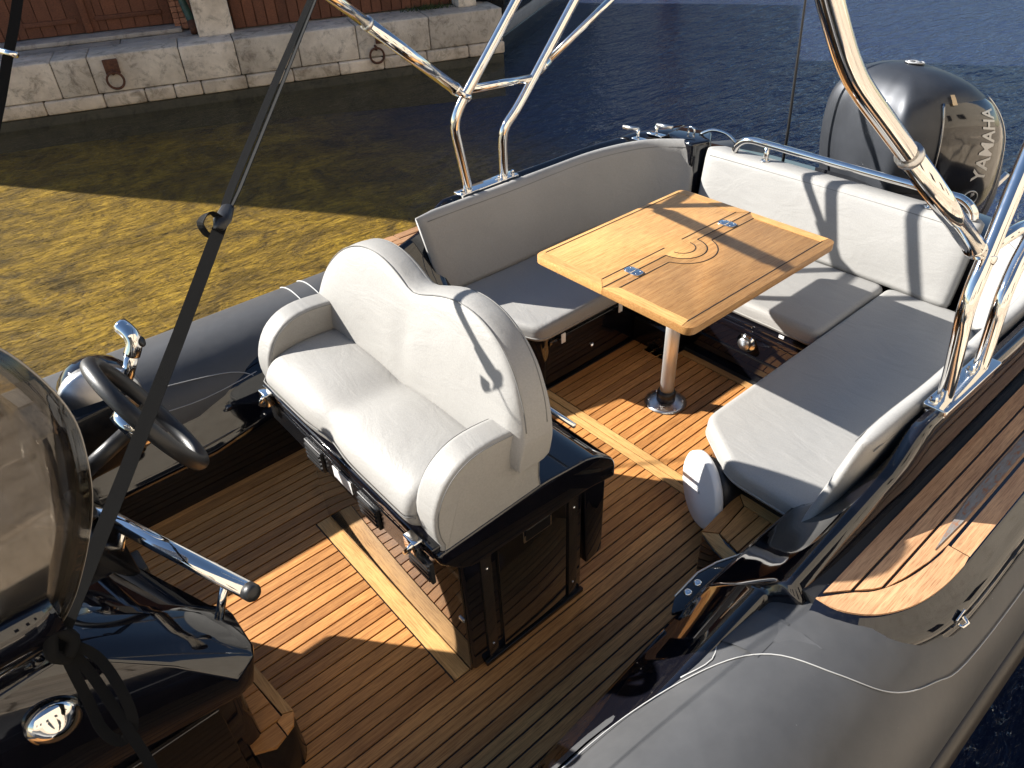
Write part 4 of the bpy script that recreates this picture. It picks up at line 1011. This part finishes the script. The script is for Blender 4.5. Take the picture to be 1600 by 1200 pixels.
# forward rail on the port side of the console
link('side_rail', tube([(-.150, 1.205, .845), (-.30, 1.195, .845), (-.8, 1.19, .845)], .0235, 18), 'steel', co, True)
link('side_rail_post', tube([(-.19, 1.204, .845), (-.19, 1.22, .78)], .010, 10), 'steel', co, True)
nv = link('side_light', lathe([(0, 0), (.040, 0), (.050, .004), (.046, .014), (.030, .026), (0, .032)], (-.222, 1.160, .685), (0, -1, .05), 28), 'steel', co, True)
nv.scale = (1, 1, 1)
# windscreen
def glassmat():
    m, t, p = mat('tinted_acrylic'); t.nodes.remove(p); out = t.nodes['Material Output']
    fr = N(t, 'ShaderNodeFresnel'); fr.inputs['IOR'].default_value = 1.7
    gl = N(t, 'ShaderNodeBsdfGlossy'); gl.inputs['Roughness'].default_value = .02
    tr = N(t, 'ShaderNodeBsdfTransparent'); tr.inputs['Color'].default_value = (.60, .55, .49, 1)
    mx = N(t, 'ShaderNodeMixShader'); t.links.new(fr.outputs[0], mx.inputs[0]); t.links.new(tr.outputs[0], mx.inputs[1]); t.links.new(gl.outputs[0], mx.inputs[2])
    # patchy tan film
    c = coords(t); n_ = noise(t, c, 7, 6, .7); rp = ramp(t, [(.40, (.01, .01, .01)), (.8, (.10, .10, .10))]); t.links.new(n_.outputs[0], rp.inputs[0])
    df = N(t, 'ShaderNodeBsdfDiffuse'); df.inputs['Color'].default_value = (.45, .38, .30, 1)
    m2 = N(t, 'ShaderNodeMixShader'); t.links.new(rp.outputs[0], m2.inputs[0]); t.links.new(mx.outputs[0], m2.inputs[1]); t.links.new(df.outputs[0], m2.inputs[2])
    t.links.new(m2.outputs[0], out.inputs['Surface']); return m
edge = cr([(-.150, 0, .862), (-.091, 0, .916), (-.029, 0, 1.008), (.012, 0, 1.094), (.037, 0, 1.199), (.038, 0, 1.268), (.019, 0, 1.343), (-.012, 0, 1.405), (-.07, 0, 1.46), (-.18, 0, 1.51), (-.35, 0, 1.53)], 5)
rows = []
def wsy(x, z): return 1.188+.10*(z-.86)+.35*max(0, -x-.25)**2-.03*math.sin(max(0, min(1, (x+.5)/.5))*math.pi)*.4
for v in edge:
    x1 = -.95
    rows.append([Vector((v.x+(x1-v.x)*(k/14), 0, v.z)) for k in range(15)])
rows = [[Vector((p.x, wsy(p.x, p.z), p.z)) for p in rw] for rw in rows]
ws = link('windscreen', grid(rows), glassmat(), co, True)
topw = [Vector((p.x, wsy(p.x, p.z), p.z)) for p in edge]; botw = [Vector((x_, wsy(x_, .86), .90)) for x_ in (-.125, -.2, -.3, -.5, -.7, -.95)]
so_ = ws.modifiers.new('t', 'SOLIDIFY'); so_.thickness = .005
link('windscreen_edge', tube(topw, .0032, 6), simple('polished_edge', (.30, .27, .23), .25), ws, True)
link('windscreen_base', tube([v+Vector((0, 0, 0.0)) for v in botw], .022, 10, flat=2.3, up=(0, 0, 1)), 'gel', ws, True)
# teak topped foot step on the aft face
fs_ = link('foot_step', prism(round_poly([(.05, 1.60), (.145, 1.57), (.178, 1.20), (.158, 1.165), (.10, 1.14), (.05, 1.17)], .015), -.01, .168), 'gelrough', co, bev=.004)
zt = .178
plankpoly([(.113, 1.574), (.143, 1.570), (.179, 1.203), (.152, 1.213)], zt, fs_, 'teak_y', .010)
plankpoly([(.153, 1.209), (.178, 1.198), (.161, 1.166), (.137, 1.155), (.133, 1.201)], zt, fs_, 'teak', .010)
plankpoly([(.129, 1.200), (.133, 1.154), (.10, 1.141), (.052, 1.164), (.052, 1.200)], zt, fs_, 'teak', .010)
for k in range(6):
    y1 = 1.206+k*.058; xr = .148-(y1-1.215)*.088
    plankpoly([(.055, y1), (xr-.002, y1), (xr-.002-.0048, y1+.054), (.055, y1+.054)], zt, fs_, 'teak', .010)

# ================================================================== STRAPS
st = thing('webbing_strap', 'long black webbing strap running down to a tied loop at the windscreen foot', 'strap', (-.15, 1.2, .84))
T = Vector((-.140, 1.165, .865)); K = Vector((.515, 1.675, 1.30))
Etop = CP+ray(497, -20)*2.35
side1 = Vector((.72, -.55, -.25))
link('lower_run', ribbon([T, T+(K-T)*.33+Vector((0, 0, -.006)), T+(K-T)*.66+Vector((0, 0, -.006)), K], .030, .002, side1), 'webbing', st)
d_ = (Etop-K).normalized()
for off, nm in ((-.010, 'upper_run'), (.010, 'return_run')):
    sd = d_.cross(f).normalized()*off
    link(nm, ribbon([K+sd*.4, K+d_*.1+sd, K+d_*.6+sd, Etop+sd*.6], .020, .002, Vector((.5, -.5, .4)) if off < 0 else Vector((.8, .1, .1))), 'webbing', st)
bk_ = link('buckle', tube([K-d_*.03, K, K+d_*.045], .018, 10, rads=[.014, .022, .016], flat=.6), 'blackpl', st, True)
link('loop_tail', ribbon(cr([K+Vector((0, 0, .0)), K+Vector((-.02, .01, .02)), K+Vector((-.045, .02, .0)), K+Vector((-.035, .018, -.035)), K+Vector((-.008, .004, -.03))], 5), .024, .002, Vector((.3, -.7, .3))), 'webbing', st)
Kn = Vector((-.145, 1.17, .85))
link('knot', tube(cr([Kn+Vector((.0, -.02, -.03)), Kn+Vector((-.018, -.022, .0)), Kn+Vector((0, 0, .03)), Kn+Vector((.02, -.01, .0)), Kn+Vector((0, -.024, -.02))], 4), .012, 8), 'webbing', st, True)
lp = [onz(92, 1000, .84), onz(150, 1025, .80), onz(190, 1080, .76), onz(208, 1130, .72), onz(190, 1158, .70), onz(160, 1140, .72), onz(138, 1095, .75), onz(110, 1040, .80), onz(95, 1005, .83)]
def camside(P): return [((P[min(i+1, len(P)-1)]-P[max(i-1, 0)]).cross(P[i]-CP)).normalized()+Vector((.15, .1, .1)) for i in range(len(P))]
LP = cr(lp, 5); link('tied_loop', ribbon(LP, .019, .002, camside(LP)), 'webbing', st)
FT = cr([onz(95, 1002, .835), onz(140, 1050, .78), onz(200, 1140, .72), onz(232, 1190, .68), onz(245, 1225, .66)], 5)
link('free_tail', ribbon(FT, .019, .002, camside(FT)), 'webbing', st)
s2 = thing('webbing_strap', 'short black webbing strap with steel buckle at the upper left corner', 'strap', tuple(CP+ray(10, 80)*2.7))
a = [CP+ray(x_, y_)*2.7 for x_, y_ in ((32, -30), (22, 40), (12, 90), (2, 150), (-10, 210))]
link('strap', ribbon(a, .036, .002, Vector((.9, -.2, .2))), 'webbing', s2)
link('buckle', tube([CP+ray(2, 80)*2.69, CP+ray(27, 86)*2.69], .011, 10), 'steel', s2, True)
